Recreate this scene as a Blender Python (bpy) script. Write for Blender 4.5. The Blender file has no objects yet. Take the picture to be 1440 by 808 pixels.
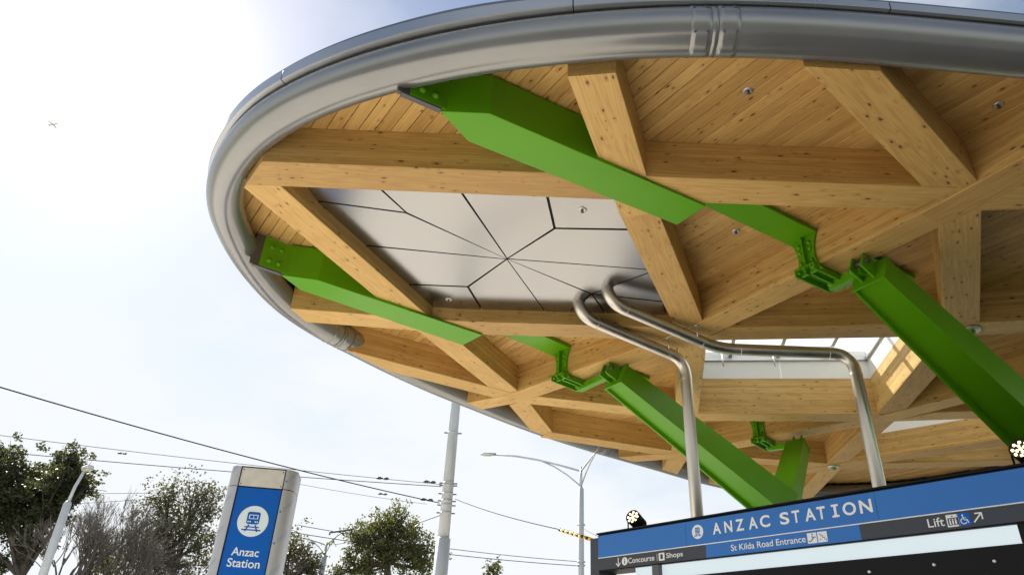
import bpy, bmesh, math, random
from mathutils import Vector, Matrix, Quaternion, noise as mnoise
random.seed(7)
scene = bpy.context.scene
COL = scene.collection

# ------------------------------------------------------------------ camera
F, PX, PY = 1000.0, 720.0, 404.0            # focal length and centre in photo pixels (1440 x 808)
CAM = Vector((0.0, 0.0, 1.6))
up = Vector((95, 1754, -F)).normalized()    # zenith seen from the camera, in camera axes
fw = Vector((0, 0, -1))
yc = (fw - up * fw.dot(up)).normalized()
xc = yc.cross(up)
R3 = Matrix((xc, yc, up))                   # camera axes -> world axes
cd = bpy.data.cameras.new('camera')
cd.sensor_width = 36.0
cd.lens = 36.0 * F / 1440.0
cd.clip_start = 0.05
cd.clip_end = 20000
cam = bpy.data.objects.new('camera', cd)
COL.objects.link(cam)
cam.matrix_world = Matrix.Translation(CAM) @ R3.to_4x4()
scene.camera = cam

# ------------------------------------------------------------------ light
def ray(px, py):
    return R3 @ Vector((px - PX, -(py - PY), -F))
sun_dir = ray(170, 37).normalized()         # where the photo's glare centres
SUN_EL = math.asin(sun_dir.z)
SUN_AZ = math.atan2(sun_dir.x, sun_dir.y)   # from +Y towards +X
w = bpy.data.worlds.new('World'); scene.world = w; w.use_nodes = True
nt = w.node_tree; nt.nodes.clear()
def wn(t, **k):
    n = nt.nodes.new(t)
    for a, b in k.items(): setattr(n, a, b)
    return n
out = wn('ShaderNodeOutputWorld'); bg = wn('ShaderNodeBackground')
sky = wn('ShaderNodeTexSky', sky_type='NISHITA', sun_disc=False, sun_elevation=SUN_EL,
         sun_rotation=SUN_AZ, air_density=1.1, dust_density=0.6, ozone_density=1.2, altitude=30)
tcw = wn('ShaderNodeTexCoord'); mp = wn('ShaderNodeMapping'); mp.inputs['Scale'].default_value = (1.0, 1.0, 2.4)
mp.inputs['Location'].default_value = (3.1, 0.7, 1.3)
cn = wn('ShaderNodeTexNoise'); cn.inputs['Scale'].default_value = 1.9; cn.inputs['Detail'].default_value = 9; cn.inputs['Roughness'].default_value = 0.56
cr = wn('ShaderNodeValToRGB'); cr.color_ramp.elements[0].position = 0.40; cr.color_ramp.elements[1].position = 0.80
sep = wn('ShaderNodeSeparateXYZ')
mr = wn('ShaderNodeMapRange'); mr.inputs['From Min'].default_value = 0.62; mr.inputs['From Max'].default_value = 0.12
mr.inputs['To Min'].default_value = 0.0; mr.inputs['To Max'].default_value = 0.40
addc = wn('ShaderNodeMath', operation='ADD')
mixc = wn('ShaderNodeMixRGB'); mixc.inputs['Color2'].default_value = (7.0, 7.25, 7.5, 1)
L = nt.links.new
L(tcw.outputs['Generated'], mp.inputs['Vector']); L(mp.outputs['Vector'], cn.inputs['Vector'])
L(tcw.outputs['Generated'], sep.inputs['Vector']); L(sep.outputs['Z'], mr.inputs['Value'])
L(cn.outputs['Fac'], addc.inputs[0]); L(mr.outputs['Result'], addc.inputs[1])
L(addc.outputs[0], cr.inputs['Fac']); L(cr.outputs['Color'], mixc.inputs['Fac'])
L(sky.outputs['Color'], mixc.inputs['Color1']); L(mixc.outputs['Color'], bg.inputs['Color'])
bg.inputs['Strength'].default_value = 0.05
L(bg.outputs['Background'], out.inputs['Surface'])
sl = bpy.data.lights.new('sun', 'SUN'); sl.energy = 5.0; sl.angle = math.radians(0.53); sl.color = (1.0, 0.95, 0.87)
so = bpy.data.objects.new('sun', sl); COL.objects.link(so)
so.rotation_euler = sun_dir.to_track_quat('Z', 'Y').to_euler()
so.location = (-20, 20, 30)
vs = scene.view_settings
vs.view_transform = 'Standard'; vs.look = 'None'; vs.gamma = 1.0; vs.use_curve_mapping = False
vs.exposure = 1.42
scene.cycles.max_bounces = 10
scene.cycles.diffuse_bounces = 4
scene.cycles.transparent_max_bounces = 16
scene.cycles.caustics_reflective = False
scene.cycles.caustics_refractive = False
scene.cycles.sample_clamp_indirect = 6.0

# ------------------------------------------------------------------ photo pixel -> place
S = 0.5                                      # metres per unit; beam undersides lie 10 units above the eye
def un(px, py, z=10.0):                      # units
    r = ray(px, py); return r * (z / r.z)
def W(v):                                    # units -> world metres
    return CAM + Vector(v) * S
def P(px, py, z=10.0):
    return W(un(px, py, z))
def at_y(px, py, y):                         # world point on the pixel's ray at forward distance y (m)
    r = ray(px, py); return CAM + r * (y / r.y)
def mid(a, b): return (a + b) * 0.5

# ------------------------------------------------------------------ materials
MATS = {}
def new_mat(name):
    m = bpy.data.materials.new(name); m.use_nodes = True
    n = m.node_tree; b = n.nodes['Principled BSDF']; MATS[name] = m
    return m, n, b
def nd(n, t, **k):
    x = n.nodes.new(t)
    for a, b in k.items(): setattr(x, a, b)
    return x
def math_n(n, op, a, b=None, clamp=False):
    x = nd(n, 'ShaderNodeMath', operation=op); x.use_clamp = clamp
    for i, v in enumerate((a, b)):
        if v is None: continue
        if isinstance(v, (int, float)): x.inputs[i].default_value = v
        else: n.links.new(v, x.inputs[i])
    return x.outputs[0]
def mix_n(n, fac, c1, c2, mode='MIX'):
    x = nd(n, 'ShaderNodeMixRGB', blend_type=mode)
    for i, v in enumerate((fac, c1, c2)):
        if isinstance(v, (int, float)): x.inputs[i].default_value = v
        elif isinstance(v, tuple): x.inputs[i].default_value = (*v, 1)
        else: n.links.new(v, x.inputs[i])
    return x.outputs[0]
def ramp_n(n, fac, stops):
    x = nd(n, 'ShaderNodeValToRGB'); e = x.color_ramp.elements
    while len(e) < len(stops): e.new(0.5)
    for i, (p, c) in enumerate(stops):
        e[i].position = p; e[i].color = (*c, 1) if isinstance(c, tuple) else (c, c, c, 1)
    n.links.new(fac, x.inputs[0]); return x.outputs[0]

def wood(name, light, dark, lam, knots, tint=0.10):
    m, n, b = new_mat(name)
    tc = nd(n, 'ShaderNodeTexCoord'); oi = nd(n, 'ShaderNodeObjectInfo')
    off = nd(n, 'ShaderNodeVectorMath', operation='MULTIPLY_ADD')
    comb = nd(n, 'ShaderNodeCombineXYZ')
    for i in range(3): n.links.new(oi.outputs['Random'], comb.inputs[i])
    n.links.new(comb.outputs[0], off.inputs[0]); off.inputs[1].default_value = (37.0, 0.0 if lam else 11.0, 0.0 if lam else 5.0)
    n.links.new(tc.outputs['Object'], off.inputs[2])
    co = off.outputs[0]
    sp = nd(n, 'ShaderNodeSeparateXYZ'); n.links.new(tc.outputs['Object'], sp.inputs[0])
    # per lamination id
    lid = math_n(n, 'FLOOR', math_n(n, 'DIVIDE', sp.outputs['Z'], 0.05))
    lfr = math_n(n, 'FRACT', math_n(n, 'DIVIDE', sp.outputs['Z'], 0.05))
    wnz = nd(n, 'ShaderNodeTexWhiteNoise', noise_dimensions='2D')
    cb = nd(n, 'ShaderNodeCombineXYZ'); n.links.new(lid, cb.inputs[0]); n.links.new(oi.outputs['Random'], cb.inputs[1])
    n.links.new(cb.outputs[0], wnz.inputs['Vector'])
    lamv = wnz.outputs['Value'] if lam else oi.outputs['Random']
    # shift coordinates by lamination so grain and knots break there
    c2 = nd(n, 'ShaderNodeVectorMath', operation='ADD'); n.links.new(co, c2.inputs[0])
    cb2 = nd(n, 'ShaderNodeCombineXYZ'); n.links.new(math_n(n, 'MULTIPLY', lamv, 9.0), cb2.inputs[0])
    n.links.new(cb2.outputs[0], c2.inputs[1])
    # knots
    mk = nd(n, 'ShaderNodeMapping'); mk.inputs['Scale'].default_value = (7.5, 17.0, 17.0); n.links.new(c2.outputs[0], mk.inputs['Vector'])
    vo = nd(n, 'ShaderNodeTexVoronoi', feature='F1'); vo.inputs['Scale'].default_value = 1.0; n.links.new(mk.outputs[0], vo.inputs['Vector'])
    sc_ = nd(n, 'ShaderNodeSeparateColor'); n.links.new(vo.outputs['Color'], sc_.inputs[0])
    thr = math_n(n, 'MULTIPLY', math_n(n, 'SUBTRACT', sc_.outputs[0], 1.0 - knots, True), 0.22 / knots)
    thr = math_n(n, 'ADD', thr, math_n(n, 'MULTIPLY', math_n(n, 'GREATER_THAN', sc_.outputs[0], 1.0 - knots), 0.05))
    kn = math_n(n, 'MULTIPLY', math_n(n, 'SUBTRACT', thr, vo.outputs['Distance']), 14.0, True)
    halo = math_n(n, 'MULTIPLY', math_n(n, 'SUBTRACT', math_n(n, 'MULTIPLY', thr, 2.4), vo.outputs['Distance']), 3.0, True)
    # grain
    mg = nd(n, 'ShaderNodeMapping'); mg.inputs['Scale'].default_value = (0.55, 9.0, 9.0); n.links.new(c2.outputs[0], mg.inputs['Vector'])
    g1 = nd(n, 'ShaderNodeTexNoise'); g1.inputs['Scale'].default_value = 1.0; g1.inputs['Detail'].default_value = 3; g1.inputs['Distortion'].default_value = 0.35
    n.links.new(mg.outputs[0], g1.inputs['Vector'])
    wv = math_n(n, 'FRACT', math_n(n, 'ADD', math_n(n, 'MULTIPLY', g1.outputs['Fac'], 7.0), math_n(n, 'MULTIPLY', halo, 0.9)))
    wv = math_n(n, 'MULTIPLY', math_n(n, 'ABSOLUTE', math_n(n, 'SUBTRACT', wv, 0.5)), 2.0)
    mf = nd(n, 'ShaderNodeMapping'); mf.inputs['Scale'].default_value = (3.0, 120.0, 120.0); n.links.new(c2.outputs[0], mf.inputs['Vector'])
    g2 = nd(n, 'ShaderNodeTexNoise'); g2.inputs['Scale'].default_value = 1.0; g2.inputs['Detail'].default_value = 2; n.links.new(mf.outputs[0], g2.inputs['Vector'])
    g3 = nd(n, 'ShaderNodeTexNoise'); g3.inputs['Scale'].default_value = 1.7; g3.inputs['Detail'].default_value = 3; n.links.new(co, g3.inputs['Vector'])
    fac = math_n(n, 'ADD', math_n(n, 'MULTIPLY', wv, 0.34), math_n(n, 'MULTIPLY', g2.outputs['Fac'], 0.42))
    fac = math_n(n, 'ADD', fac, math_n(n, 'MULTIPLY', math_n(n, 'SUBTRACT', g3.outputs['Fac'], 0.5), 0.5), True)
    base = ramp_n(n, fac, [(0.12, light), (0.85, dark)])
    var = math_n(n, 'ADD', math_n(n, 'MULTIPLY', lamv, tint * 2), 1.0 - tint)
    vc = nd(n, 'ShaderNodeCombineXYZ')
    n.links.new(var, vc.inputs[0]); n.links.new(math_n(n, 'MULTIPLY', var, math_n(n, 'ADD', math_n(n, 'MULTIPLY', lamv, 0.06), 0.96)), vc.inputs[1])
    n.links.new(math_n(n, 'MULTIPLY', var, math_n(n, 'ADD', math_n(n, 'MULTIPLY', lamv, 0.16), 0.90)), vc.inputs[2])
    base = mix_n(n, 1.0, base, vc.outputs[0], 'MULTIPLY')
    if lam:
        ln = math_n(n, 'LESS_THAN', lfr, 0.05)
        base = mix_n(n, math_n(n, 'MULTIPLY', ln, 0.28), base, (0.16, 0.085, 0.035))
    base = mix_n(n, math_n(n, 'MULTIPLY', halo, 0.35), base, (0.30, 0.15, 0.055))
    base = mix_n(n, math_n(n, 'MULTIPLY', kn, 0.85), base, (0.075, 0.032, 0.014))
    n.links.new(base, b.inputs['Base Color'])
    b.inputs['Roughness'].default_value = 0.5
    b.inputs['Specular IOR Level'].default_value = 0.35
    bp = nd(n, 'ShaderNodeBump'); bp.inputs['Strength'].default_value = 0.12; bp.inputs['Distance'].default_value = 0.004
    n.links.new(g2.outputs['Fac'], bp.inputs['Height']); n.links.new(bp.outputs[0], b.inputs['Normal'])
    return m
BEAMW = wood('glulam_spruce', (0.645, 0.43, 0.155), (0.43, 0.245, 0.072), True, 0.36, 0.11)
BOARDW = wood('lining_board_spruce', (0.60, 0.39, 0.138), (0.40, 0.222, 0.064), False, 0.40, 0.15)

def painted(name, col, rough=0.35, metal=0.0, var=0.06, scale=3.0, bump=0.0, coat=0.0, stretch=(1, 1, 1), bscale=8.0, spec=0.5):
    m, n, b = new_mat(name); b.inputs['Specular IOR Level'].default_value = spec
    tc = nd(n, 'ShaderNodeTexCoord'); mpp = nd(n, 'ShaderNodeMapping'); mpp.inputs['Scale'].default_value = stretch
    n.links.new(tc.outputs['Object'], mpp.inputs['Vector'])
    ns = nd(n, 'ShaderNodeTexNoise'); ns.inputs['Scale'].default_value = scale; ns.inputs['Detail'].default_value = 5
    n.links.new(mpp.outputs[0], ns.inputs['Vector'])
    hi = tuple(min(1, c * (1 + var)) for c in col); lo = tuple(c * (1 - var) for c in col)
    n.links.new(ramp_n(n, ns.outputs['Fac'], [(0.3, lo), (0.7, hi)]), b.inputs['Base Color'])
    r = ramp_n(n, ns.outputs['Fac'], [(0.3, rough * 0.85), (0.7, min(1, rough * 1.15))])
    n.links.new(r, b.inputs['Roughness'])
    b.inputs['Metallic'].default_value = metal
    b.inputs['Coat Weight'].default_value = coat
    if bump:
        n2 = nd(n, 'ShaderNodeTexNoise'); n2.inputs['Scale'].default_value = bscale; n2.inputs['Detail'].default_value = 2
        n.links.new(mpp.outputs[0], n2.inputs['Vector'])
        bp = nd(n, 'ShaderNodeBump'); bp.inputs['Strength'].default_value = bump; bp.inputs['Distance'].default_value = 0.02
        n.links.new(n2.outputs['Fac'], bp.inputs['Height']); n.links.new(bp.outputs[0], b.inputs['Normal'])
    return m
GREEN = painted('green_paint', (0.10, 0.33, 0.003), 0.34, 0, 0.05, 1.2, 0.008, spec=0.32)
TUBE = painted('rim_grey_paint', (0.26, 0.265, 0.265), 0.24, 0.6, 0.07, 1.2, 0.06, 0, (1, 1, 1), 2.2)
LIPM = painted('gutter_aluminium', (0.42, 0.44, 0.47), 0.32, 0.8, 0.05, 0.8, 0.0)
ROOFM = painted('roof_edge_metal', (0.16, 0.18, 0.22), 0.4, 0.5, 0.05)
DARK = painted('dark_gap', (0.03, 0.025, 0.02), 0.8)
PANELM = painted('ceiling_panel_metal', (0.35, 0.352, 0.355), 0.22, 1.0, 0.02, 0.2, 0.0)
STEEL = painted('stainless_pipe', (0.62, 0.59, 0.54), 0.36, 1.0, 0.04, 3.0, 0.0, 0, (1, 1, 0.3))
GREYST = painted('grey_bracket_steel', (0.09, 0.09, 0.095), 0.45, 0.3)
WHITE = painted('white_lining', (0.78, 0.79, 0.78), 0.45, 0, 0.02)
ALU = painted('aluminium_frame', (0.55, 0.56, 0.57), 0.4, 0.8, 0.04)
GALV = painted('galvanised_pole', (0.50, 0.54, 0.57), 0.5, 0.3, 0.10, 4.0, 0.02, 0, (1, 1, 0.3))
BLACK = painted('black_metal', (0.007, 0.007, 0.008), 0.5, 0, 0.15, 12.0, 0.02, spec=0.15)
SIGNBLUE = painted('sign_blue', (0.028, 0.15, 0.46), 0.35, 0, 0.03, 1.0, spec=0.3)
TOTEMBLUE = painted('totem_blue', (0.0, 0.10, 0.45), 0.4, 0, 0.02, 1.0, spec=0.2)
SIGNGREY = painted('sign_charcoal', (0.045, 0.052, 0.065), 0.5, 0, 0.06, 2.0, spec=0.3)
LETTER = painted('sign_letter_white', (0.72, 0.73, 0.72), 0.5, 0, 0.02)
LETTERP = painted('sign_letter_pale', (0.70, 0.80, 0.82), 0.5, 0, 0.02)
WIRE = painted('wire_dark', (0.02, 0.022, 0.03), 0.9, 0.0, spec=0.0)
YEL = painted('tiger_yellow', (0.75, 0.48, 0.02), 0.5)
LAMPGL = painted('lamp_lens', (0.62, 0.60, 0.42), 0.3)
TOTST = painted('totem_brushed_steel', (0.42, 0.43, 0.445), 0.42, 0.45, 0.06, 3.0, 0.03, 0, (1, 1, 0.12))
FILM = painted('protective_film_print', (0.05, 0.20, 0.48), 0.5)
BARK = painted('bark_grey', (0.115, 0.095, 0.078), 0.9, 0, 0.3, 6.0, 0.4)
BARKB = painted('bark_bare', (0.15, 0.13, 0.11), 0.9, 0, 0.3, 6.0, 0.3)
BARKL = painted('bark_pale', (0.24, 0.215, 0.185), 0.9, 0, 0.3, 6.0, 0.3)
PLANE = painted('aircraft_white', (0.85, 0.85, 0.86), 0.5)
def emis(name, col, s):
    m, n, b = new_mat(name)
    b.inputs['Base Color'].default_value = (*col, 1)
    b.inputs['Emission Color'].default_value = (*col, 1); b.inputs['Emission Strength'].default_value = s
    return m
LED = emis('led_warm', (1.0, 0.80, 0.40), 1.6)
def screen_mat():
    m, n, b = new_mat('led_screen')
    tc = nd(n, 'ShaderNodeTexCoord'); wv = nd(n, 'ShaderNodeTexWave', wave_type='BANDS', bands_direction='Z')
    wv.inputs['Scale'].default_value = 22; n.links.new(tc.outputs['Object'], wv.inputs['Vector'])
    ns = nd(n, 'ShaderNodeTexNoise'); ns.inputs['Scale'].default_value = 1.3; n.links.new(tc.outputs['Object'], ns.inputs['Vector'])
    f = math_n(n, 'ADD', math_n(n, 'MULTIPLY', wv.outputs['Fac'], 0.4), math_n(n, 'MULTIPLY', ns.outputs['Fac'], 0.6))
    c = ramp_n(n, f, [(0.2, (0.70, 0.84, 0.90)), (0.8, (0.80, 0.91, 0.95))])
    b.inputs['Base Color'].default_value = (0.1, 0.1, 0.1, 1); b.inputs['Roughness'].default_value = 0.4
    n.links.new(c, b.inputs['Emission Color']); b.inputs['Emission Strength'].default_value = 0.30
    return m
SCREEN = screen_mat()
def glass_mat():
    m, n, b = new_mat('skylight_glass')
    o = n.nodes['Material Output']; t = nd(n, 'ShaderNodeBsdfTransparent'); t.inputs[0].default_value = (0.93, 0.95, 0.94, 1)
    g = nd(n, 'ShaderNodeBsdfGlossy'); g.inputs['Roughness'].default_value = 0.05
    tl = nd(n, 'ShaderNodeBsdfTranslucent'); tl.inputs[0].default_value = (0.85, 0.88, 0.88, 1)     # translucent share added so the sunlit glass brightens timber and lining
    m0 = nd(n, 'ShaderNodeMixShader'); m0.inputs[0].default_value = 0.26; n.links.new(t.outputs[0], m0.inputs[1]); n.links.new(tl.outputs[0], m0.inputs[2])
    mx = nd(n, 'ShaderNodeMixShader'); mx.inputs[0].default_value = 0.06; n.links.new(m0.outputs[0], mx.inputs[1]); n.links.new(g.outputs[0], mx.inputs[2])
    n.links.new(mx.outputs[0], o.inputs['Surface']); return m
GLASS = glass_mat()
def leaf_mat(name, c1, c2):
    m, n, b = new_mat(name)
    g = nd(n, 'ShaderNodeNewGeometry')
    col = ramp_n(n, g.outputs['Random Per Island'], [(0.0, c1), (1.0, c2)])
    n.links.new(col, b.inputs['Base Color']); b.inputs['Roughness'].default_value = 0.55
    o = n.nodes['Material Output']; t = nd(n, 'ShaderNodeBsdfTranslucent'); n.links.new(mix_n(n, 1.0, col, (1.3, 1.4, 0.6), 'MULTIPLY'), t.inputs[0])
    mx = nd(n, 'ShaderNodeMixShader'); mx.inputs[0].default_value = 0.30
    n.links.new(b.outputs[0], mx.inputs[1]); n.links.new(t.outputs[0], mx.inputs[2]); n.links.new(mx.outputs[0], o.inputs['Surface'])
    return m
LEAF_DK = leaf_mat('leaf_gum', (0.030, 0.040, 0.016), (0.10, 0.10, 0.042))
LEAF_OL = leaf_mat('leaf_olive', (0.075, 0.085, 0.030), (0.17, 0.165, 0.055))
LEAF_GY = leaf_mat('leaf_dull', (0.06, 0.06, 0.038), (0.13, 0.12, 0.075))
def pave_mat():
    m, n, b = new_mat('plaza_paving')
    tc = nd(n, 'ShaderNodeTexCoord'); br = nd(n, 'ShaderNodeTexBrick'); br.inputs['Scale'].default_value = 1.0
    br.inputs['Color1'].default_value = (0.60, 0.55, 0.48, 1); br.inputs['Color2'].default_value = (0.52, 0.48, 0.42, 1); br.inputs['Mortar'].default_value = (0.2, 0.18, 0.16, 1)
    br.inputs['Brick Width'].default_value = 0.6; br.inputs['Row Height'].default_value = 0.3; br.inputs['Mortar Size'].default_value = 0.006
    n.links.new(tc.outputs['Object'], br.inputs['Vector'])
    ns = nd(n, 'ShaderNodeTexNoise'); ns.inputs['Scale'].default_value = 3; ns.inputs['Detail'].default_value = 6; n.links.new(tc.outputs['Object'], ns.inputs['Vector'])
    n.links.new(mix_n(n, 0.3, br.outputs['Color'], ramp_n(n, ns.outputs['Fac'], [(0.3, (0.40, 0.37, 0.32)), (0.7, (0.62, 0.57, 0.50))])), b.inputs['Base Color'])
    b.inputs['Roughness'].default_value = 0.75; return m
PAVE = pave_mat()
GRND = painted('park_ground', (0.13, 0.14, 0.07), 0.9, 0, 0.35, 0.3)
BLUESTONE = painted('bluestone_paving', (0.10, 0.10, 0.105), 0.6, 0, 0.2, 3.0)
ROADM = painted('asphalt', (0.065, 0.065, 0.066), 0.85, 0, 0.2, 4.0)

# ------------------------------------------------------------------ mesh helpers
def link(o, parent=None):
    COL.objects.link(o)
    if parent is not None: o.parent = parent
    return o
def tag(o, label=None, cat=None, group=None, kind=None):
    if label: o['label'] = label
    if cat: o['category'] = cat
    if group: o['group'] = group
    if kind: o['kind'] = kind
    return o
def empty(name, loc=(0, 0, 0)):
    o = bpy.data.objects.new(name, None); o.empty_display_size = 0.3; COL.objects.link(o); o.location = loc
    return o
def setparent(o, parent):
    """parent keeping the world transform (parents are only translated)."""
    if parent is None: return
    o.parent = parent
    t = Vector((0, 0, 0)); p = parent
    M = parent_world(parent)
    o.matrix_parent_inverse = M.inverted()
def parent_world(p):
    M = p.matrix_basis.copy()
    q = p
    if q.parent is not None:
        M = parent_world(q.parent) @ q.matrix_parent_inverse @ M
    return M
def mesh(name, verts, faces, mat, parent=None, M=None, smooth=False, bevel=0.0):
    me = bpy.data.meshes.new(name)
    me.from_pydata([tuple(v) for v in verts], [], faces)
    bm = bmesh.new(); bm.from_mesh(me)
    bmesh.ops.recalc_face_normals(bm, faces=bm.faces)
    if bevel:
        bmesh.ops.bevel(bm, geom=list(bm.edges), offset=bevel, segments=1, affect='EDGES', clamp_overlap=True)
    bm.to_mesh(me); bm.free()
    if smooth:
        for p in me.polygons: p.use_smooth = True
    me.materials.append(mat)
    o = bpy.data.objects.new(name, me); COL.objects.link(o)
    if M is not None: o.matrix_basis = M
    setparent(o, parent)
    return o
def frame(origin, xdir, updir=(0, 0, 1)):
    x = Vector(xdir).normalized(); z = Vector(updir); z = (z - x * z.dot(x)).normalized(); y = z.cross(x)
    M = Matrix((x, y, z)).transposed().to_4x4(); M.translation = Vector(origin); return M
def box_v(x0, x1, y0, y1, z0, z1):
    v = [(x0, y0, z0), (x1, y0, z0), (x1, y1, z0), (x0, y1, z0), (x0, y0, z1), (x1, y0, z1), (x1, y1, z1), (x0, y1, z1)]
    f = [(0, 3, 2, 1), (4, 5, 6, 7), (0, 1, 5, 4), (1, 2, 6, 5), (2, 3, 7, 6), (3, 0, 4, 7)]
    return v, f
def box(name, x0, x1, y0, y1, z0, z1, mat, parent=None, M=None, bevel=0.0):
    v, f = box_v(x0, x1, y0, y1, z0, z1); return mesh(name, v, f, mat, parent, M, False, bevel)
def prism(name, poly, z0, z1, mat, parent=None, M=None, bevel=0.0):
    n = len(poly)
    v = [(p[0], p[1], z0) for p in poly] + [(p[0], p[1], z1) for p in poly]
    f = [tuple(range(n))[::-1], tuple(range(n, 2 * n))] + [(i, (i + 1) % n, n + (i + 1) % n, n + i) for i in range(n)]
    return mesh(name, v, f, mat, parent, M, False, bevel)
def loft(name, prof, length, mat, parent=None, M=None, prof2=None, x0=0.0, smooth=False):
    """profile of (y,z) points swept along local x."""
    n = len(prof); q = prof2 or prof
    v = [(x0, a, b) for a, b in prof] + [(x0 + length, a, b) for a, b in q]
    f = [tuple(range(n)), tuple(range(n, 2 * n))[::-1]] + [(i, (i + 1) % n, n + (i + 1) % n, n + i) for i in range(n)]
    return mesh(name, v, f, mat, parent, M, smooth)
def tube_geo(pts, rad, seg=12, cap=True):
    pts = [Vector(p) for p in pts]; n = len(pts)
    if isinstance(rad, (int, float)): rad = [rad] * n
    V = []; Fc = []; ref = None
    for i, p in enumerate(pts):
        t = (pts[min(i + 1, n - 1)] - pts[max(i - 1, 0)]).normalized()
        if ref is None:
            ref = Vector((0, 0, 1)) if abs(t.z) < 0.9 else Vector((1, 0, 0))
        a = (ref - t * ref.dot(t)).normalized(); ref = a; b = t.cross(a)
        for k in range(seg):
            an = 2 * math.pi * k / seg
            V.append(p + (a * math.cos(an) + b * math.sin(an)) * rad[i])
    for i in range(n - 1):
        for k in range(seg):
            k2 = (k + 1) % seg
            Fc.append((i * seg + k, i * seg + k2, (i + 1) * seg + k2, (i + 1) * seg + k))
    if cap:
        Fc.append(tuple(range(seg))[::-1]); Fc.append(tuple(range((n - 1) * seg, n * seg)))
    return V, Fc
def tube(name, pts, rad, mat, parent=None, seg=12, M=None):
    v, f = tube_geo(pts, rad, seg); o = mesh(name, v, f, mat, parent, M, True)
    return o
def disc_lathe(name, prof, mat, parent=None, M=None, seg=20, smooth=True):
    """prof: list of (r, z) revolved about local z, closed with caps."""
    v = []; f = []
    for r, z in prof:
        for k in range(seg):
            a = 2 * math.pi * k / seg; v.append((r * math.cos(a), r * math.sin(a), z))
    for i in range(len(prof) - 1):
        for k in range(seg):
            k2 = (k + 1) % seg; f.append((i * seg + k, i * seg + k2, (i + 1) * seg + k2, (i + 1) * seg + k))
    f.append(tuple(range(seg))[::-1]); f.append(tuple(range((len(prof) - 1) * seg, len(prof) * seg)))
    return mesh(name, v, f, mat, parent, M, smooth)
def fillet(pts, r, n=6):
    """round the corners of a polyline."""
    pts = [Vector(p) for p in pts]; o = [pts[0]]
    for i in range(1, len(pts) - 1):
        a, b, c = pts[i - 1], pts[i], pts[i + 1]
        u1 = (a - b).normalized(); u2 = (c - b).normalized(); rr = min(r, (a - b).length * 0.45, (c - b).length * 0.45)
        p, q = b + u1 * rr, b + u2 * rr
        for k in range(n + 1):
            t = k / n; o.append(p * (1 - t) ** 2 + b * 2 * t * (1 - t) + q * t * t)
    o.append(pts[-1]); return o

# ------------------------------------------------------------------ ground
def sheet(name, pts, z, mat, kind='structure'):
    o = mesh(name, [(x, y, z) for x, y in pts], [tuple(range(len(pts)))], mat); return tag(o, kind=kind)
g = sheet('ground', [(4000 * math.cos(a * math.pi / 24), 4000 * math.sin(a * math.pi / 24)) for a in range(48)], 0.0, GRND)
plz = sheet('pavement', [(-22, -1.5), (3.5, -1.5), (3.5, 26), (-22, 26)], 0.124, PAVE)
blu = sheet('added_dark_paving', [(3.5, -1.5), (22, -1.5), (22, 26), (3.5, 26)], 0.122, BLUESTONE)  # unseen dark ground, added to cut bounce light under the canopy's right half
rdb = sheet('road', [(-120, -40), (120, -40), (120, -1.7), (-120, -1.7)], 0.008, ROADM)
kb2 = box('kerb', -22, 22, -1.68, -1.5, 0.0, 0.128, BLUESTONE); tag(kb2, kind='structure')
rd = sheet('road', [(-120, 26.2), (120, 26.2), (120, 41), (-120, 41)], 0.008, ROADM)
kb = box('kerb', -22, 22, 26.0, 26.18, 0.0, 0.128, WHITE); tag(kb, kind='structure')
GZ = 0.124

# ------------------------------------------------------------------ canopy plan
ZC, RT = 10.50, 0.44                         # rim tube centre height and radius (units)
rim_ctrl = [Vector(c) for c in ((12.27, 9.19), (7.5, 8.79), (3.33, 8.77), (-0.21, 9.32), (-3.08, 10.3), (-5.23, 11.59), (-6.6, 13.1), (-7.37, 14.72), (-7.61, 16.46), (-7.54, 18.25), (-7.18, 20.01), (-6.44, 21.64), (-5.39, 23.16), (-4.24, 24.71), (-2.95, 26.25), (-1.47, 27.8), (0.19, 29.48), (2.16, 31.28), (4.6, 33.17), (7.54, 35.23), (10.93, 37.6),
                               (14.8, 39.4), (18.8, 39.5), (22.6, 37.4), (25.6, 33.0), (26.8, 27.5), (26.2, 21.8), (24.0, 16.6), (20.6, 12.8), (16.6, 10.4))]
def catmull(ctrl, n):
    N = len(ctrl); o = []
    for i in range(N):
        p0, p1, p2, p3 = (ctrl[(i + k - 1) % N] for k in range(4))
        for k in range(n):
            t = k / n
            o.append(0.5 * ((2 * p1) + (p2 - p0) * t + (2 * p0 - 5 * p1 + 4 * p2 - p3) * t * t + (3 * p1 - p0 - 3 * p2 + p3) * t ** 3))
    return o
rim = catmull(rim_ctrl, 12)
for _ in range(3):                           # relax small wobbles
    rim = [(rim[i - 1] + rim[i] * 2 + rim[(i + 1) % len(rim)]) / 4 for i in range(len(rim))]
NR = len(rim)
rc = sum(rim, Vector((0, 0))) / NR
def rim_n(i):
    t = rim[(i + 1) % NR] - rim[i - 1]; n = Vector((t.y, -t.x)).normalized()
    return n if n.dot(rim[i % NR] - rc) > 0 else -n
RN = [rim_n(i) for i in range(NR)]

canopy = empty('station_canopy', (W((rc.x, rc.y, 10)).x, W((rc.x, rc.y, 10)).y, W((0, 0, 10)).z))
tag(canopy, 'oval timber canopy with grey tubular rim and latticed glulam beams overhead', 'canopy')

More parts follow.
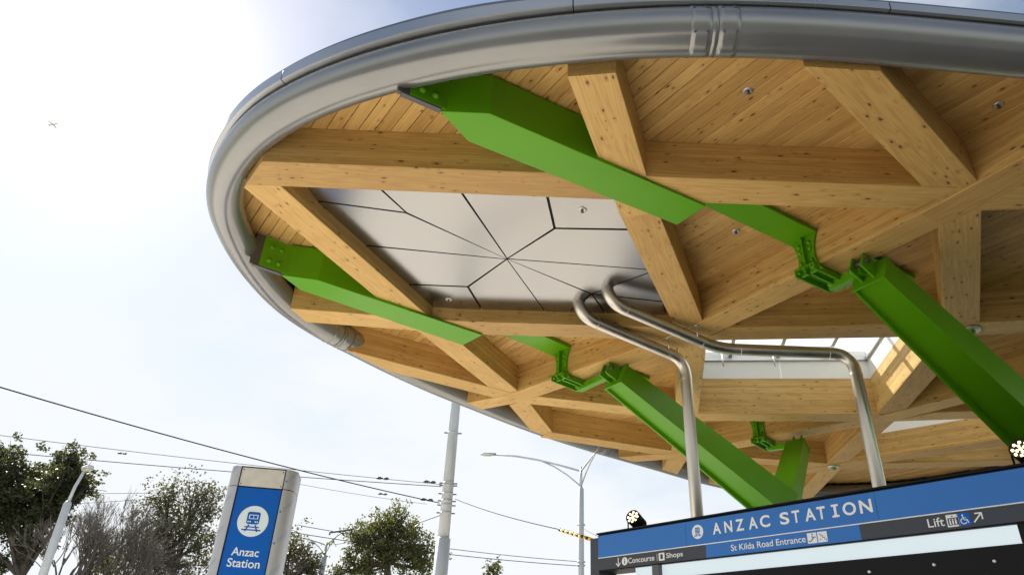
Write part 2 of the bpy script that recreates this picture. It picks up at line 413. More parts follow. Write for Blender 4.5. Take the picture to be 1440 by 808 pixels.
def rim_sweep(name, prof, i0, i1, mat, parent, closed_prof=True, closed=False, smooth=True, taper=False):
    """prof: (outward, z) in units relative to the tube centre, swept along rim indices."""
    n = len(prof); V = []; Fc = []
    idx = list(range(i0, i1 + 1)) if not closed else list(range(NR))
    for i in idx:
        c = rim[i % NR]; nn = RN[i % NR]; k_ = 1.0
        if taper:
            k_ = max(0.0, min(1.0, (c.x + 1.5) / 6.0)); k_ = 0.80 - 0.34 * k_ * k_ * (3 - 2 * k_)
        for o_, z in prof:
            o_, z = 0.33 + (o_ - 0.33) * k_, 0.30 + (z - 0.30) * k_
            V.append(W((c.x + nn.x * o_, c.y + nn.y * o_, ZC + z)))
    m_ = len(idx)
    for a in range(m_ if closed else m_ - 1):
        b = (a + 1) % m_
        for k in range(n if closed_prof else n - 1):
            k2 = (k + 1) % n
            Fc.append((a * n + k, a * n + k2, b * n + k2, b * n + k))
    if not closed and closed_prof:
        Fc.append(tuple(range(n))); Fc.append(tuple(range((m_ - 1) * n, m_ * n))[::-1])
    return mesh(name, V, Fc, mat, parent, None, smooth)
circ = lambda r, n=28: [(r * math.cos(2 * math.pi * k / n), r * math.sin(2 * math.pi * k / n)) for k in range(n)]
rimtube = rim_sweep('rim_tube', circ(RT), 0, 0, TUBE, canopy, True, True)

def nearest_rim(px, py, z=ZC):
    p = un(px, py, z); return min(range(NR), key=lambda i: (rim[i] - Vector((p.x, p.y))).length)
def arc_sweep(name, prof, i, s0, s1, mat, parent, n=4, smooth=True):
    """short sweep around rim index i from arc offset s0 to s1 (units)."""
    t = (rim[(i + 1) % NR] - rim[i - 1]).normalized(); nn = RN[i]; V = []; Fc = []; m_ = len(prof)
    for a in range(n + 1):
        s = s0 + (s1 - s0) * a / n
        # follow the local curve
        j = i; rem = s; c = rim[i].copy(); step = 1 if s > 0 else -1; rem = abs(s)
        while True:
            nxt = rim[(j + step) % NR]; d = (nxt - rim[j % NR]).length
            if rem <= d:
                c = rim[j % NR].lerp(nxt, rem / d); q = RN[j % NR].lerp(RN[(j + step) % NR], rem / d).normalized(); break
            rem -= d; j += step
        for o_, z in prof: V.append(W((c.x + q.x * o_, c.y + q.y * o_, ZC + z)))
    for a in range(n):
        for k in range(m_):
            k2 = (k + 1) % m_; Fc.append((a * m_ + k, a * m_ + k2, (a + 1) * m_ + k2, (a + 1) * m_ + k))
    Fc.append(tuple(range(m_))); Fc.append(tuple(range(n * m_, (n + 1) * m_))[::-1])
    return mesh(name, V, Fc, mat, parent, None, smooth)
for px, py in ((995, 45), (470, 470), (828, 630)):
    i = nearest_rim(px, py)
    col = arc_sweep('joint_collar', circ(RT + 0.005), i, -0.42, -0.06, TUBE, rimtube)
    col2 = arc_sweep('joint_collar', circ(RT + 0.005), i, 0.06, 0.42, TUBE, rimtube)
    arc_sweep('joint_gap', circ(RT + 0.002), i, -0.05, 0.05, TUBE, rimtube, 2)
    for s in (-0.36, -0.14, 0.14, 0.36):
        for an in (20, 38, -48):
            c = rim[i]; t = (rim[(i + 1) % NR] - rim[i - 1]).normalized(); q = RN[i]
            o_ = (RT + 0.005) * math.cos(math.radians(an)); z_ = (RT + 0.005) * math.sin(math.radians(an))
            p = W((c.x + t.x * s + q.x * o_, c.y + t.y * s + q.y * o_, ZC + z_))
            disc_lathe('screw', [(0.012, -0.004), (0.012, 0.004), (0.006, 0.007)], GREYST, rimtube,
                       Matrix.Translation(p) @ Vector((q.x * math.cos(math.radians(an)), q.y * math.cos(math.radians(an)), math.sin(math.radians(an)))).to_track_quat('Z', 'Y').to_matrix().to_4x4(), 8)
# gutter lip in lengths with open joints, and the roof edge above it
lip = [(0.30, 0.33), (0.40, 0.31), (0.52, 0.335), (0.535, 0.36), (0.54, 0.70), (0.51, 0.70), (0.50, 0.38), (0.30, 0.37)]
joints = sorted(set([nearest_rim(803, 15), nearest_rim(386, 120), nearest_rim(1262, 18), nearest_rim(296, 300), nearest_rim(449, 470)]))
j0 = joints[0]; js = list(joints)
k = joints[-1] + 22
while k < joints[0] + NR - 6: js.append(k); k += 22
js.append(joints[0] + NR)
for a, b in zip(js[:-1], js[1:]):
    arcs = rim_sweep('gutter_lip', lip, a, b, LIPM, canopy, smooth=False, taper=True)
    # pull the end back for a visible joint
    n_ = len(lip); me = arcs.data
    for k in range(n_):
        last = me.vertices[len(me.vertices) - n_ + k]; prev = me.vertices[len(me.vertices) - 2 * n_ + k]
        d = (prev.co - last.co).normalized(); last.co = last.co + d * 0.012
shadow = rim_sweep('gutter_shade_strip', [(0.16, 0.36), (0.30, 0.36), (0.30, 0.86), (0.16, 0.86)], 0, 0, DARK, canopy, True, True, False, True)  # near-black strip stands in for the shadow between lip and roof edge
edge = rim_sweep('roof_edge', [(0.10, 0.82), (0.36, 0.82), (0.39, 0.84), (0.38, 1.00), (0.10, 1.10), (-0.6, 1.34), (-0.6, 1.24)], 0, 0, ROOFM, canopy, True, True, False, True)

# ------------------------------------------------------------------ beams
ZB, ZT, BW = 10.0, 11.08, 0.88
def pl(px, py, z=ZB):
    p = un(px, py, z); return Vector((p.x, p.y))
def m2(a, b): return (pl(*a) + pl(*b)) / 2
beam_list = []
def rim_hit(a, d):
    """distance from a along d to the rim line."""
    best = None
    for i in range(NR):
        p, q = rim[i], rim[(i + 1) % NR]; e = q - p
        den = d.x * e.y - d.y * e.x
        if abs(den) < 1e-9: continue
        t = ((p.x - a.x) * e.y - (p.y - a.y) * e.x) / den; s = ((p.x - a.x) * d.y - (p.y - a.y) * d.x) / den
        if 0 <= s <= 1 and t > 0 and (best is None or t < best): best = t
    return best
bcount = 0
def beam(a, b, rise=0.0, rim0=False, rim1=False, top=ZT, ext=0.0, wd=BW, cut=0.46, j0=None, j1=None):
    """a, b plan points (units); rise in mm keeps crossing undersides off one plane."""
    global bcount
    d = (b - a).normalized(); n = Vector((-d.y, d.x)); sk0 = sk1 = 0.0
    def hit(o, v):
        l_, r_ = rim_hit(o + n * wd / 2, v), rim_hit(o - n * wd / 2, v)
        return (l_ + r_) / 2, max(-2.0, min(2.0, l_ - r_))
    if rim1: t_, sk1 = hit(a, d); b = a + d * (t_ - cut)
    else: b = b + d * ext
    if rim0: t_, sk0 = hit(b, -d); a = b - d * (t_ - cut); sk0 = -sk0
    else: a = a - d * ext
    def joint(c):
        m = Vector((-c.y, c.x)); m = m if m.dot(d) > 0 else -m; dm = max(0.3, m.dot(d))
        return (BW / 2 + 0.018) / dm, -n.dot(m) / dm * wd
    if j0 is not None: t_, sk0 = joint(j0); a = a + d * t_
    if j1 is not None: t_, sk1 = joint(j1); b = b - d * t_
    ln = (b - a).length * S; z0 = rise * 0.001 + 0.0007 * (bcount % 4); bcount += 1
    c = 0.007; h = wd * S / 2; H = (top - ZB) * S
    prof = [(-h + c, z0), (h - c, z0), (h, z0 + c), (h, H), (-h, H), (-h, z0 + c)]
    o = loft('timber_beam', prof, ln, BEAMW, canopy, frame(W((a.x, a.y, ZB)), (d.x, d.y, 0)))
    for v in o.data.vertices:
        v.co.x += (sk0 if v.co.x < ln / 2 else sk1) * S * v.co.y / (2 * h)
    return o
N1 = pl(975, 471); N2 = pl(1350, 281)
A1a = m2((500, 232), (500, 267)); A1b = m2((1250, 261.5), (1250, 294.5))
N2 = A1b + (A1b - A1a).normalized() * 1.55
B1a = m2((392, 263), (340, 267)); B1a = m2((470, 328), (432, 340))
B1_1 = m2((606, 451), (580, 459))
A2L = m2((470, 441), (470, 454)); A2k = m2((640, 453), (640, 468)); A2R = m2((840, 463), (840, 477))
C1a = m2((1134, 408), (1125, 393)); C1b = m2((1336, 310), (1309, 295))
M1 = m2((715, 555), (737, 562)); M1 = pl(723, 560)
N3 = pl(966, 586.5); O1 = pl(1247, 588); PN = pl(957, 640); RN_ = pl(1172, 656.5); bN = pl(1354, 464)
Bend = m2((752, 607), (778, 615))
SKT = 11.5
cN1 = (C1b - M1).normalized(); cN2 = (C1b - N1).normalized(); cM1 = (N1 - pl(660, 572)).normalized()
cO1 = (pl(1373, 556) - PN).normalized(); cPN = (O1 - pl(868, 646.5)).normalized(); cRN = (O1 - PN).normalized()
XD = pl(899, 266); D1t = m2((793, 92), (860, 87)); D1b = m2((927, 448), (973, 460)); cD1 = (D1b - D1t).normalized()
# row A (across the view)
beam(A1a, XD, 0, rim0=True, j1=cD1)
beam(XD - Vector((0.24, 0)), N2, 2, j0=cD1, j1=cN2)
beam(N2, m2((1440, 262), (1440, 290)) + Vector((0.5, 0)), 4, rim1=True, j0=cN2)
beam(A2k, N1, 0, ext=0.1, top=SKT, j1=cN1)
beam(A2L, A2k, 3, rim0=True, ext=0.25)
beam(N1, bN, 5, top=SKT, j0=cN1)
beam(bN, m2((1440, 452), (1440, 466)), 2, rim1=True)
H0 = m2((505, 499), (535, 517))
beam(H0, M1, 3, rim0=True, j1=cM1)
beam(M1, N3, 6, j0=cM1)
beam(N3, O1, 3, top=SKT, j1=cO1)
beam(O1, m2((1399, 577), (1399, 588)), 6, rim1=True, top=SKT, j0=cO1)
beam(Bend, PN, 2, j1=cPN)
beam(PN, RN_, 5, j0=cPN, j1=cRN)
beam(RN_, m2((1413, 648), (1413, 654)), 3, rim1=True, top=11.25, j0=cRN)
# row B (running away from the camera)
beam(B1a, B1_1, 9, rim0=True, ext=0.3)
beam(B1_1, M1, 12, ext=0.1, j1=cM1)
beam(M1, Bend, 9, rim1=True, j0=cM1)
D1m = m2((865, 283), (926, 307))
beam(D1m, D1t, 10, rim1=True, ext=0.25)
beam(D1m, N1, 12, j1=cN1)
beam(N1, N3, 9, top=SKT, ext=0.15, j0=cN1)
Ft = m2((1120, 86), (1232, 91)); Fb = m2((1308, 268), (1375, 262))
beam(Fb + (Fb - Ft).normalized() * 0.9, Ft, 11, rim1=True, j0=cN2)
beam(N2, bN, 13, j0=cN2)
beam(bN, O1, 10, top=SKT, j1=cO1)
beam(O1, RN_, 12, top=SKT, j0=cO1, j1=cRN)
beam(RN_, m2((1132, 688), (1150, 690)), 9, rim1=True, j0=cRN)
beam(N3, PN, 13, j1=cPN)
P2 = pl(940, 667)
beam(PN, P2, 10, rim1=True, j0=cPN)
# row C (rising to the right in the view), unbroken and a touch lower than the rest
beam(N1, C1b + (C1b - C1a).normalized() * 0.0, -3, ext=0.05)
beam(C1b, m2((1440, 226), (1440, 254)), -6, ext=0.2, rim1=True)
beam(N1, M1, -9, ext=0.12)
beam(M1, pl(660, 572), -6, rim1=True, ext=0.1)
beam(PN, O1, -3, ext=0.1)
beam(O1, pl(1373, 556), -6, rim1=True, ext=0.1)
beam(PN, pl(868, 646.5), -6, rim1=True, ext=0.05)
beam(RN_, RN_ + (O1 - PN), -4, rim1=True)
beam(RN_, RN_ - (O1 - PN), -8, rim1=True)

# ------------------------------------------------------------------ ceiling boards, roof
sky1 = [N1, bN, O1, N3]
dirA = (m2((1399, 577), (1399, 588)) - O1).normalized(); dirR = (m2((1413, 648), (1413, 654)) - RN_).normalized()
tR = pl(1426, 648); tO = O1 + dirA * 7.6
sky2 = [O1, tO, tR + dirR * 0.2, RN_]
def line_hits(poly, o, d):
    ts = []; n = len(poly)
    for i in range(n):
        p, q = poly[i], poly[(i + 1) % n]; e = q - p; den = d.x * e.y - d.y * e.x
        if abs(den) < 1e-9: continue
        t = ((p.x - o.x) * e.y - (p.y - o.y) * e.x) / den; s = ((p.x - o.x) * d.y - (p.y - o.y) * d.x) / den
        if 0 <= s < 1: ts.append(t)
    return sorted(ts)
ang = math.radians(122.5); bd = Vector((math.cos(ang), math.sin(ang))); bn_ = Vector((-bd.y, bd.x))
PITCH = 0.308; ZCEIL = 11.03
ceiling = mesh('ceiling_lining', [W((p.x, p.y, ZCEIL + 0.075)) for p in rim], [tuple(range(NR))], DARK, canopy)
ceil_me = ceiling.data
offs = [bn_.dot(p) for p in rim]
k0, k1 = math.floor(min(offs) / PITCH), math.ceil(max(offs) / PITCH)
PH = -7.58 - PITCH * math.floor(-7.58 / PITCH)
nb = 0
for k in range(k0 - 1, k1 + 1):
    o_ = bn_ * (k * PITCH + PH + PITCH / 2)
    hr = line_hits(rim, o_, bd)
    if len(hr) < 2: continue
    iv = [(hr[0] + 0.02, hr[-1] - 0.02)]
    for poly in (sky1, sky2):
        h = line_hits(poly, o_, bd)
        if len(h) >= 2:
            nv = []
            for a, b in iv:
                if h[0] > a: nv.append((a, min(b, h[0])))
                if h[-1] < b: nv.append((max(a, h[-1]), b))
            iv = [x for x in nv if x[1] - x[0] > 0.05]
    runs = []
    for a, b in iv:
        while b - a > 15.0:
            c_ = a + random.uniform(7.0, 11.0); runs.append((a, c_ - 0.004)); a = c_
        runs.append((a, b))
    for a, b in runs:
        p = o_ + bd * a; ln = (b - a) * S; h = PITCH * S / 2 - 0.0032; c = 0.006; T = 0.024
        prof = [(-h + c, 0), (h - c, 0), (h, c), (h, T), (-h, T), (-h, c)]
        zz = ZCEIL + random.uniform(-0.002, 0.002)
        loft('board', prof, ln, BOARDW, ceiling, frame(W((p.x, p.y, zz)), (bd.x, bd.y, 0)))
        nb += 1
def poly_with_holes(name, outer, holes, z0, z1, mat, parent):
    cu = bpy.data.curves.new(name, 'CURVE'); cu.dimensions = '2D'; cu.fill_mode = 'BOTH'; cu.extrude = (z1 - z0) * S / 2
    for loop in [outer] + holes:
        sp = cu.splines.new('POLY'); sp.points.add(len(loop) - 1); sp.use_cyclic_u = True
        for q, p in zip(sp.points, loop):
            w_ = W((p.x, p.y, 0)); q.co = (w_.x, w_.y, 0, 1)
    co = bpy.data.objects.new(name, cu); COL.objects.link(co)
    dg = bpy.context.evaluated_depsgraph_get(); me = bpy.data.meshes.new_from_object(co.evaluated_get(dg))
    bpy.data.objects.remove(co); bpy.data.curves.remove(cu)
    zc = W((0, 0, (z0 + z1) / 2)).z
    for v in me.vertices: v.co.z += zc
    me.materials.clear(); me.materials.append(mat)
    o = bpy.data.objects.new(name, me); COL.objects.link(o); setparent(o, parent); return o
# dark underlay with the skylight openings left out replaces the plain lining sheet
und = poly_with_holes('ceiling_lining', rim, [sky1, sky2], ZCEIL + 0.06, ZCEIL + 0.10, DARK, None)
ceiling.data = und.data; bpy.data.objects.remove(und)
roof_in = [p - RN[i] * 0.55 for i, p in enumerate(rim)]
poly_with_holes('roof_deck', roof_in, [sky1, sky2], 11.55, 11.72, ROOFM, canopy)

# ------------------------------------------------------------------ skylights
def skylight(poly, ndiv, zt=12.7):
    e = empty_child('skylight', canopy)
    n = len(poly); c = sum(poly, Vector((0, 0))) / n
    for i in range(n):
        a, b = poly[i], poly[(i + 1) % n]; d = (b - a).normalized(); inn = Vector((-d.y, d.x))
        if inn.dot(c - a) < 0: inn = -inn
        nseg = 2 if (b - a).length > 5 else 1
        for s in range(nseg):
            p = a.lerp(b, s / nseg) + inn * 0.40; q = a.lerp(b, (s + 1) / nseg) + inn * 0.40
            Mx = frame(W((p.x, p.y, 11.2)), (d.x, d.y, 0)); sgn = 1 if (Mx.to_3x3() @ Vector((0, 1, 0))).dot(Vector((inn.x, inn.y, 0))) > 0 else -1
            y0, y1 = sorted((0.0, -sgn * 0.03))
            box('upstand_lining', 0.004, (q - p).length * S - 0.004, y0, y1, 0, (zt - 11.2) * S, WHITE, e, Mx)
        p = a + inn * 0.40; Mx = frame(W((p.x, p.y, zt - 0.42)), (d.x, d.y, 0)); sgn = 1 if (Mx.to_3x3() @ Vector((0, 1, 0))).dot(Vector((inn.x, inn.y, 0))) > 0 else -1
        y0, y1 = sorted((0.002, sgn * 0.05))
        box('ledge_frame', 0.2 if i % 2 else 0.0, (b - a).length * S - (0.2 if i % 2 else 0), y0, y1, 0.0, 0.05, ALU, e, Mx)
    gl = prism('pane', [(W((p.x, p.y, 0)).x, W((p.x, p.y, 0)).y) for p in poly], W((0, 0, zt)).z, W((0, 0, zt)).z + 0.016, GLASS, e)
    a, b, cc, d_ = poly
    for s in range(1, ndiv + 1):
        t = s / (ndiv + 1)
        p = a.lerp(b, t); q = d_.lerp(cc, t); v = (q - p).normalized()
        box('glazing_bar', 0, (q - p).length * S, -0.035, 0.035, -0.13, -0.004, ALU, e, frame(W((p.x, p.y, zt)), (v.x, v.y, 0)))
    for t in (0.33, 0.66):
        p = a.lerp(d_, t); q = b.lerp(cc, t); v = (q - p).normalized()
        box('glazing_bar', 0, (q - p).length * S, -0.03, 0.03, -0.10, -0.008, ALU, e, frame(W((p.x, p.y, zt)), (v.x, v.y, 0)))
    # solid insulated roof infill in the bays away from the sun side
    return e
def empty_child(name, parent):
    o = bpy.data.objects.new(name, None); o.empty_display_size = 0.2; COL.objects.link(o)
    setparent(o, parent); return o
s1 = skylight(sky1, 3); s2 = skylight(sky2, 3)
# service rails with hanging clips below the first skylight's glass
for t in (0.52, 0.70):
    p = sky1[0].lerp(sky1[3], t); q = sky1[1].lerp(sky1[2], t); v = (q - p).normalized()
    tube('service_rail', [W((p.x + v.x * 0.5, p.y + v.y * 0.5, 12.05)), W((p.x + v.x * (q - p).length * 0.72, p.y + v.y * (q - p).length * 0.72, 12.0))], 0.018, STEEL, s1, 8)
for tt in (0.2, 0.46):
    p = sky1[3].lerp(sky1[2], tt); p = p + (sky1[0] - sky1[3]).normalized() * 1.1
    tube('hanger_clip', [W((p.x, p.y, 12.3)), W((p.x, p.y, 11.75))], 0.012, STEEL, s1, 8)

# ------------------------------------------------------------------ metal ceiling panels
ZP = 10.45
cpt = (713, 364)
pcs = [[(450, 265), (548, 270), (571, 299), (469, 290)], [(548, 270), (652, 275), cpt, (571, 299)], [(469, 290), (571, 299), cpt, (525, 346)],
       [(525, 346), cpt, (658, 403), (571, 395)], [(571, 395), (658, 403), (689, 440), (606, 437)], [cpt, (773, 446), (689, 440), (658, 403)],
       [(652, 275), (759, 280), (780, 321), cpt], [(759, 280), (866, 284), (880, 328), (780, 321)], [cpt, (780, 321), (880, 328), (899, 378)],
       [cpt, (899, 378), (832, 413)], [cpt, (832, 413), (773, 446)], [(832, 413), (899, 378), (915, 419)],
       [(832, 413), (915, 419), (925, 447), (850, 447)], [(832, 413), (850, 447), (773, 446)]]
border = {(450, 265), (548, 270), (469, 290), (652, 275), (525, 346), (571, 395), (689, 440), (606, 437), (773, 446), (759, 280), (866, 284), (880, 328), (899, 378), (915, 419), (925, 447), (850, 447)}
cu_ = pl(*cpt, ZP)
def pv(p):
    q = pl(*p, ZP)
    if p in border: q = q + (q - cu_).normalized() * 0.45
    return q
panelset = empty_child('metal_panel_ceiling', canopy)
def inset(poly, d):
    n = len(poly); o = []; area = sum(poly[i].x * poly[(i + 1) % n].y - poly[(i + 1) % n].x * poly[i].y for i in range(n)); sg = 1 if area > 0 else -1
    for i in range(n):
        a, b, c = poly[i - 1], poly[i], poly[(i + 1) % n]
        e1 = (b - a).normalized(); e2 = (c - b).normalized(); n1 = Vector((-e1.y, e1.x)) * sg; n2 = Vector((-e2.y, e2.x)) * sg
        bis = (n1 + n2); k_ = d / max(0.35, (1 + n1.dot(n2)) / 2) / 2
        o.append(b + bis * k_)
    return o
hull = [pv(p) for p in ((450, 265), (866, 284), (925, 447), (606, 437))]
hc = sum(hull, Vector((0, 0))) / 4
for i, pc in enumerate(pcs):
    poly = inset([pv(p) for p in pc], 0.034)
    zz = W((0, 0, ZP)).z + random.uniform(-0.001, 0.001)
    c0 = sum(poly, Vector((0, 0))) / len(poly); w0 = W((c0.x, c0.y, 0))
    tilt = Matrix.Translation((w0.x, w0.y, zz)) @ Matrix.Rotation(random.uniform(-0.004, 0.004), 4, 'X') @ Matrix.Rotation(random.uniform(-0.004, 0.004), 4, 'Y')
    prism('panel', [((p.x - c0.x) * S, (p.y - c0.y) * S) for p in poly], 0, 0.02, PANELM, panelset, tilt)
prism('panel_backing', [(W((p.x, p.y, 0)).x, W((p.x, p.y, 0)).y) for p in hull], W((0, 0, ZP + 0.09)).z, W((0, 0, ZP + 0.13)).z, DARK, panelset)

# ------------------------------------------------------------------ small ceiling fittings
def sprinkler(px, py, z):
    p = P(px, py, z); e = empty_child('sprinkler', canopy); M_ = Matrix.Translation(p)
    disc_lathe('escutcheon', [(0.055, 0.004), (0.055, -0.004), (0.04, -0.010), (0.024, -0.004)], ALU, e, M_, 16)
    disc_lathe('sprinkler_head', [(0.014, -0.003), (0.014, -0.03), (0.020, -0.032), (0.020, -0.038)], GREYST, e, M_, 10)
for a in ((1052, 128, ZCEIL), (1404, 148, ZCEIL), (1035, 325, ZCEIL), (819, 295, ZP), (631, 421, ZP)): sprinkler(*a)
for px, py in ((1172, 656), (1365, 464)):
    p = P(px, py, 9.965); e = empty_child('node_cap', canopy); M_ = Matrix.Translation(p)
    disc_lathe('cap_plate', [(0.13, 0.02), (0.13, -0.012), (0.10, -0.02)], ALU, e, M_, 20)
    disc_lathe('cap_nut', [(0.06, -0.019), (0.06, -0.05), (0.035, -0.07)], GREEN, e, M_, 6, False)

# ------------------------------------------------------------------ green fins, brackets, struts
def fin(near, far, tip, endn, endf, K, ts, zbot=9.93):
    """steel fin from the rim: wedge then box, stopping flush behind the beams, then a shallow box to the bracket."""
    e = empty_child('green_fin', canopy)
    q = [pl(*p, zbot) for p in (tip, near, endn, endf, far)]
    w_ = lambda v: (W((v.x, v.y, 0)).x, W((v.x, v.y, 0)).y)
    mn, mf = q[1].lerp(q[2], ts), q[4].lerp(q[3], ts)
    prism('fin_box', [w_(v) for v in (q[0], q[1], mn, mf, q[4])], W((0, 0, zbot)).z + 0.001, W((0, 0, 10.98)).z, GREEN, e, None, 0.005)
    prism('fin_plate', [w_(v) for v in (q[1].lerp(q[2], ts - 0.02), q[2], q[3], q[4].lerp(q[3], ts - 0.02))], W((0, 0, zbot)).z, W((0, 0, zbot)).z + 0.028, GREEN, e)
    S0 = (q[1] + q[4]) / 2; E0 = (q[2] + q[3]) / 2; d = (K - S0).normalized(); n = Vector((-d.y, d.x)); hw = (q[2] - q[3]).length * 0.5
    a = E0 - d * 0.2; b = K - d * 0.05
    prism('fin_tail', [w_(v) for v in (a - n * hw * 0.92, b - n * hw * 0.92, b + n * hw * 0.92, a + n * hw * 0.92)], W((0, 0, 10.88)).z, W((0, 0, 11.01)).z, GREEN, e, None, 0.004)
    # end plate with bolts and the grey bracket to the tube
    t = (q[0] - S0).normalized()
    tip2 = q[0] + t * 0.62
    Mx = frame(W((q[0].x, q[0].y, 10.05)), (t.x, t.y, 0))
    box('end_plate', -0.10, 0.34, -0.03, 0.03, -0.03, 0.45, GREEN, e, Mx, 0.006)
    for sx in (0.08, 0.22):
        for sz in (0.08, 0.30):
            for sy in (-1, 1):
                Mb = Mx @ Matrix.Translation((sx, sy * 0.03, sz)) @ Matrix.Rotation(-sy * math.pi / 2, 4, 'X')
                disc_lathe('bolt', [(0.038, 0.0), (0.038, 0.012), (0.030, 0.030), (0.012, 0.038)], GREEN, e, Mb, 12)
    box('tube_bracket', 0.12, 0.46, -0.018, 0.018, -0.038, 0.45, GREYST, e, Mx)
    box('tube_bracket', 0.0, 0.42, -0.03, 0.03, -0.055, -0.040, GREYST, e, Mx)
    return d
def near_face(a, b, q):
    """point q moved onto the camera-side face of the beam a-b."""
    d = (b - a).normalized(); n = Vector((-d.y, d.x))
    if n.dot(a) > 0: n = -n
    return a + d * (q - a).dot(d) + n * BW / 2, -n
K1, k1d = near_face(N1, C1b, pl(1148, 381)); K2, k2d = near_face(N1, M1, pl(803, 532)); K3, k3d = near_face(PN, O1, pl(1080, 622))
d1 = fin((689, 160), (658, 199), (619, 157), (992, 290), (952, 316), K1, 0.60)
d2 = fin((447, 394), (423, 408), (395, 387), (678, 471), (651, 485), K2, 0.55)
def fin_back(K, d, ln, hw):
    e = empty_child('green_fin', canopy); n = Vector((-d.y, d.x)); a = K + d * (BW * 0.6); b = a + d * ln
    w_ = lambda v: (W((v.x, v.y, 0)).x, W((v.x, v.y, 0)).y)
    prism('fin_tail', [w_(v) for v in (a - n * hw, b - n * hw, b + n * hw, a + n * hw)], W((0, 0, 10.88)).z, W((0, 0, 11.01)).z, GREEN, e, None, 0.004)
fin_back(K1, d1, 3.6, 0.42); fin_back(K2, d2, 3.6, 0.46)
def bracket(K, d, parent):
    e = empty_child('saddle_bracket', parent)
    M_ = frame(W((K.x, K.y, ZB)), (d.x, d.y, 0))
    def plate(name, prof, x0, x1):
        n = len(prof); v = [(x0, a, b) for a, b in prof] + [(x1, a, b) for a, b in prof]
        f = [tuple(range(n)), tuple(range(n, 2 * n))[::-1]] + [(i, (i + 1) % n, n + (i + 1) % n, n + i) for i in range(n)]
        return mesh(name, v, f, GREEN, e, M_, False, 0.003)
    pr = []
    for i in range(9):
        t = i / 8; z = 0.44 - t * 0.54; pr.append((0.125 + 0.07 * (2 * t - 1) ** 2, z))
    prof = pr + [(-a, z) for a, z in reversed(pr)]
    plate('back_plate', prof, -0.036, -0.002)
    v, f = box_v(-0.10, -0.035, -0.012, 0.012, -0.10, 0.43); mesh('rib', v, f, GREEN, e, M_)
    for z in (0.34, 0.25, 0.08, 0.0):
        for s in (-1, 1):
            disc_lathe('bolt', [(0.030, 0.0), (0.030, 0.012), (0.022, 0.026), (0.008, 0.032)], GREEN, e,
                       M_ @ Matrix.Translation((-0.036, s * 0.078, z)) @ Matrix.Rotation(-math.pi / 2, 4, 'Y'), 10)
    # foot: a channel bar under the beam
    hb = [(-0.15, -0.135), (0.15, -0.135), (0.15, -0.03), (0.128, -0.03), (0.128, -0.112), (0.014, -0.112), (0.014, -0.05), (-0.014, -0.05), (-0.014, -0.112), (-0.128, -0.112), (-0.128, -0.03), (-0.15, -0.03)]
    hb = [(a, -0.15 - (b + 0.03)) for a, b in hb]   # open side down
    n = len(hb); v = [(-0.13, a, b) for a, b in hb] + [(0.56, a, b) for a, b in hb]
    f = [tuple(range(n)), tuple(range(n, 2 * n))[::-1]] + [(i, (i + 1) % n, n + (i + 1) % n, n + i) for i in range(n)]
    mesh('foot_channel', v, f, GREEN, e, M_ @ Matrix.Translation((0, 0, 0.03)))
    box('foot_plate', -0.13, 0.58, -0.15, 0.15, -0.035, -0.018, GREEN, e, M_, 0.003)
    for x in (-0.1, 0.52):
        for s in (-1, 1):
            disc_lathe('bolt', [(0.024, 0.0), (0.024, -0.03), (0.014, -0.04)], GREEN, e, M_ @ Matrix.Translation((x, s * 0.10, -0.05)), 8)
    return M_
def strut(name_parent, top, foot, wt=0.22, wf=0.50):
    """channel-backed box strut from top to foot (world)."""
    d = (foot - top); ln = d.length; M_ = frame(top, d)
    def pf(w_, h):
        return [(-w_, h), (w_, h), (w_, -h), (w_ * 0.88, -h), (w_ * 0.80, -h * 0.72), (-w_ * 0.80, -h * 0.72), (-w_ * 0.88, -h), (-w_, -h)]
    o = loft('strut', pf(wt, wt * 0.85), ln, GREEN, name_parent, M_, pf(wf * 0.62, wf * 0.55))
    o.data.update()
    for s in (-1, 1):
        box('lug', -0.26, 0.02, s * 0.08 - 0.014, s * 0.08 + 0.014, -wt * 0.55, wt * 0.62, GREEN, name_parent, M_, 0.003)
    disc_lathe('pin', [(0.035, -0.13), (0.035, 0.13)], GREYST, name_parent, M_ @ Matrix.Translation((-0.19, 0, 0.02)) @ Matrix.Rotation(math.pi / 2, 4, 'X'), 12)
    box('end_cap', -0.012, 0.012, -wt * 1.06, wt * 1.06, -wt * 0.92, wt * 0.92, GREEN, name_parent, M_, 0.003)
    return o
def trunk(parent, foot):
    b = Vector((foot.x, foot.y, GZ))
    pts = [b, b + Vector((0, 0, 0.02)), Vector((foot.x, foot.y, foot.z - 0.5)), Vector((foot.x, foot.y, foot.z + 0.05))]
    v = []; f = []
    for p, r in zip(pts, (0.26, 0.26, 0.32, 0.30)):
        for k in range(8):
            a = math.pi / 8 + k * math.pi / 4; v.append((p.x + r * math.cos(a), p.y + r * math.sin(a), p.z))
    for i in range(3):
        for k in range(8): k2 = (k + 1) % 8; f.append((i * 8 + k, i * 8 + k2, (i + 1) * 8 + k2, (i + 1) * 8 + k))
    f.append(tuple(range(8))); f.append(tuple(range(24, 32)))
    mesh('trunk', v, f, GREEN, parent)
    box('base_plate', foot.x - 0.4, foot.x + 0.4, foot.y - 0.4, foot.y + 0.4, GZ, GZ + 0.03, GREEN, parent)
for K, d in ((K1, k1d), (K2, k2d), (K3, k3d)): bracket(K, d, canopy)
foot2 = P(1100, 716, 6.3)
col2 = empty('branched_column', (foot2.x, foot2.y, GZ)); tag(col2, 'green branched steel column whose two arms meet behind the station name sign', 'column')
T2 = P(866, 530, 9.58); T3 = P(1122, 628, 9.40)
strut(col2, T2, foot2); strut(col2, T3, foot2, 0.19, 0.36); trunk(col2, foot2)
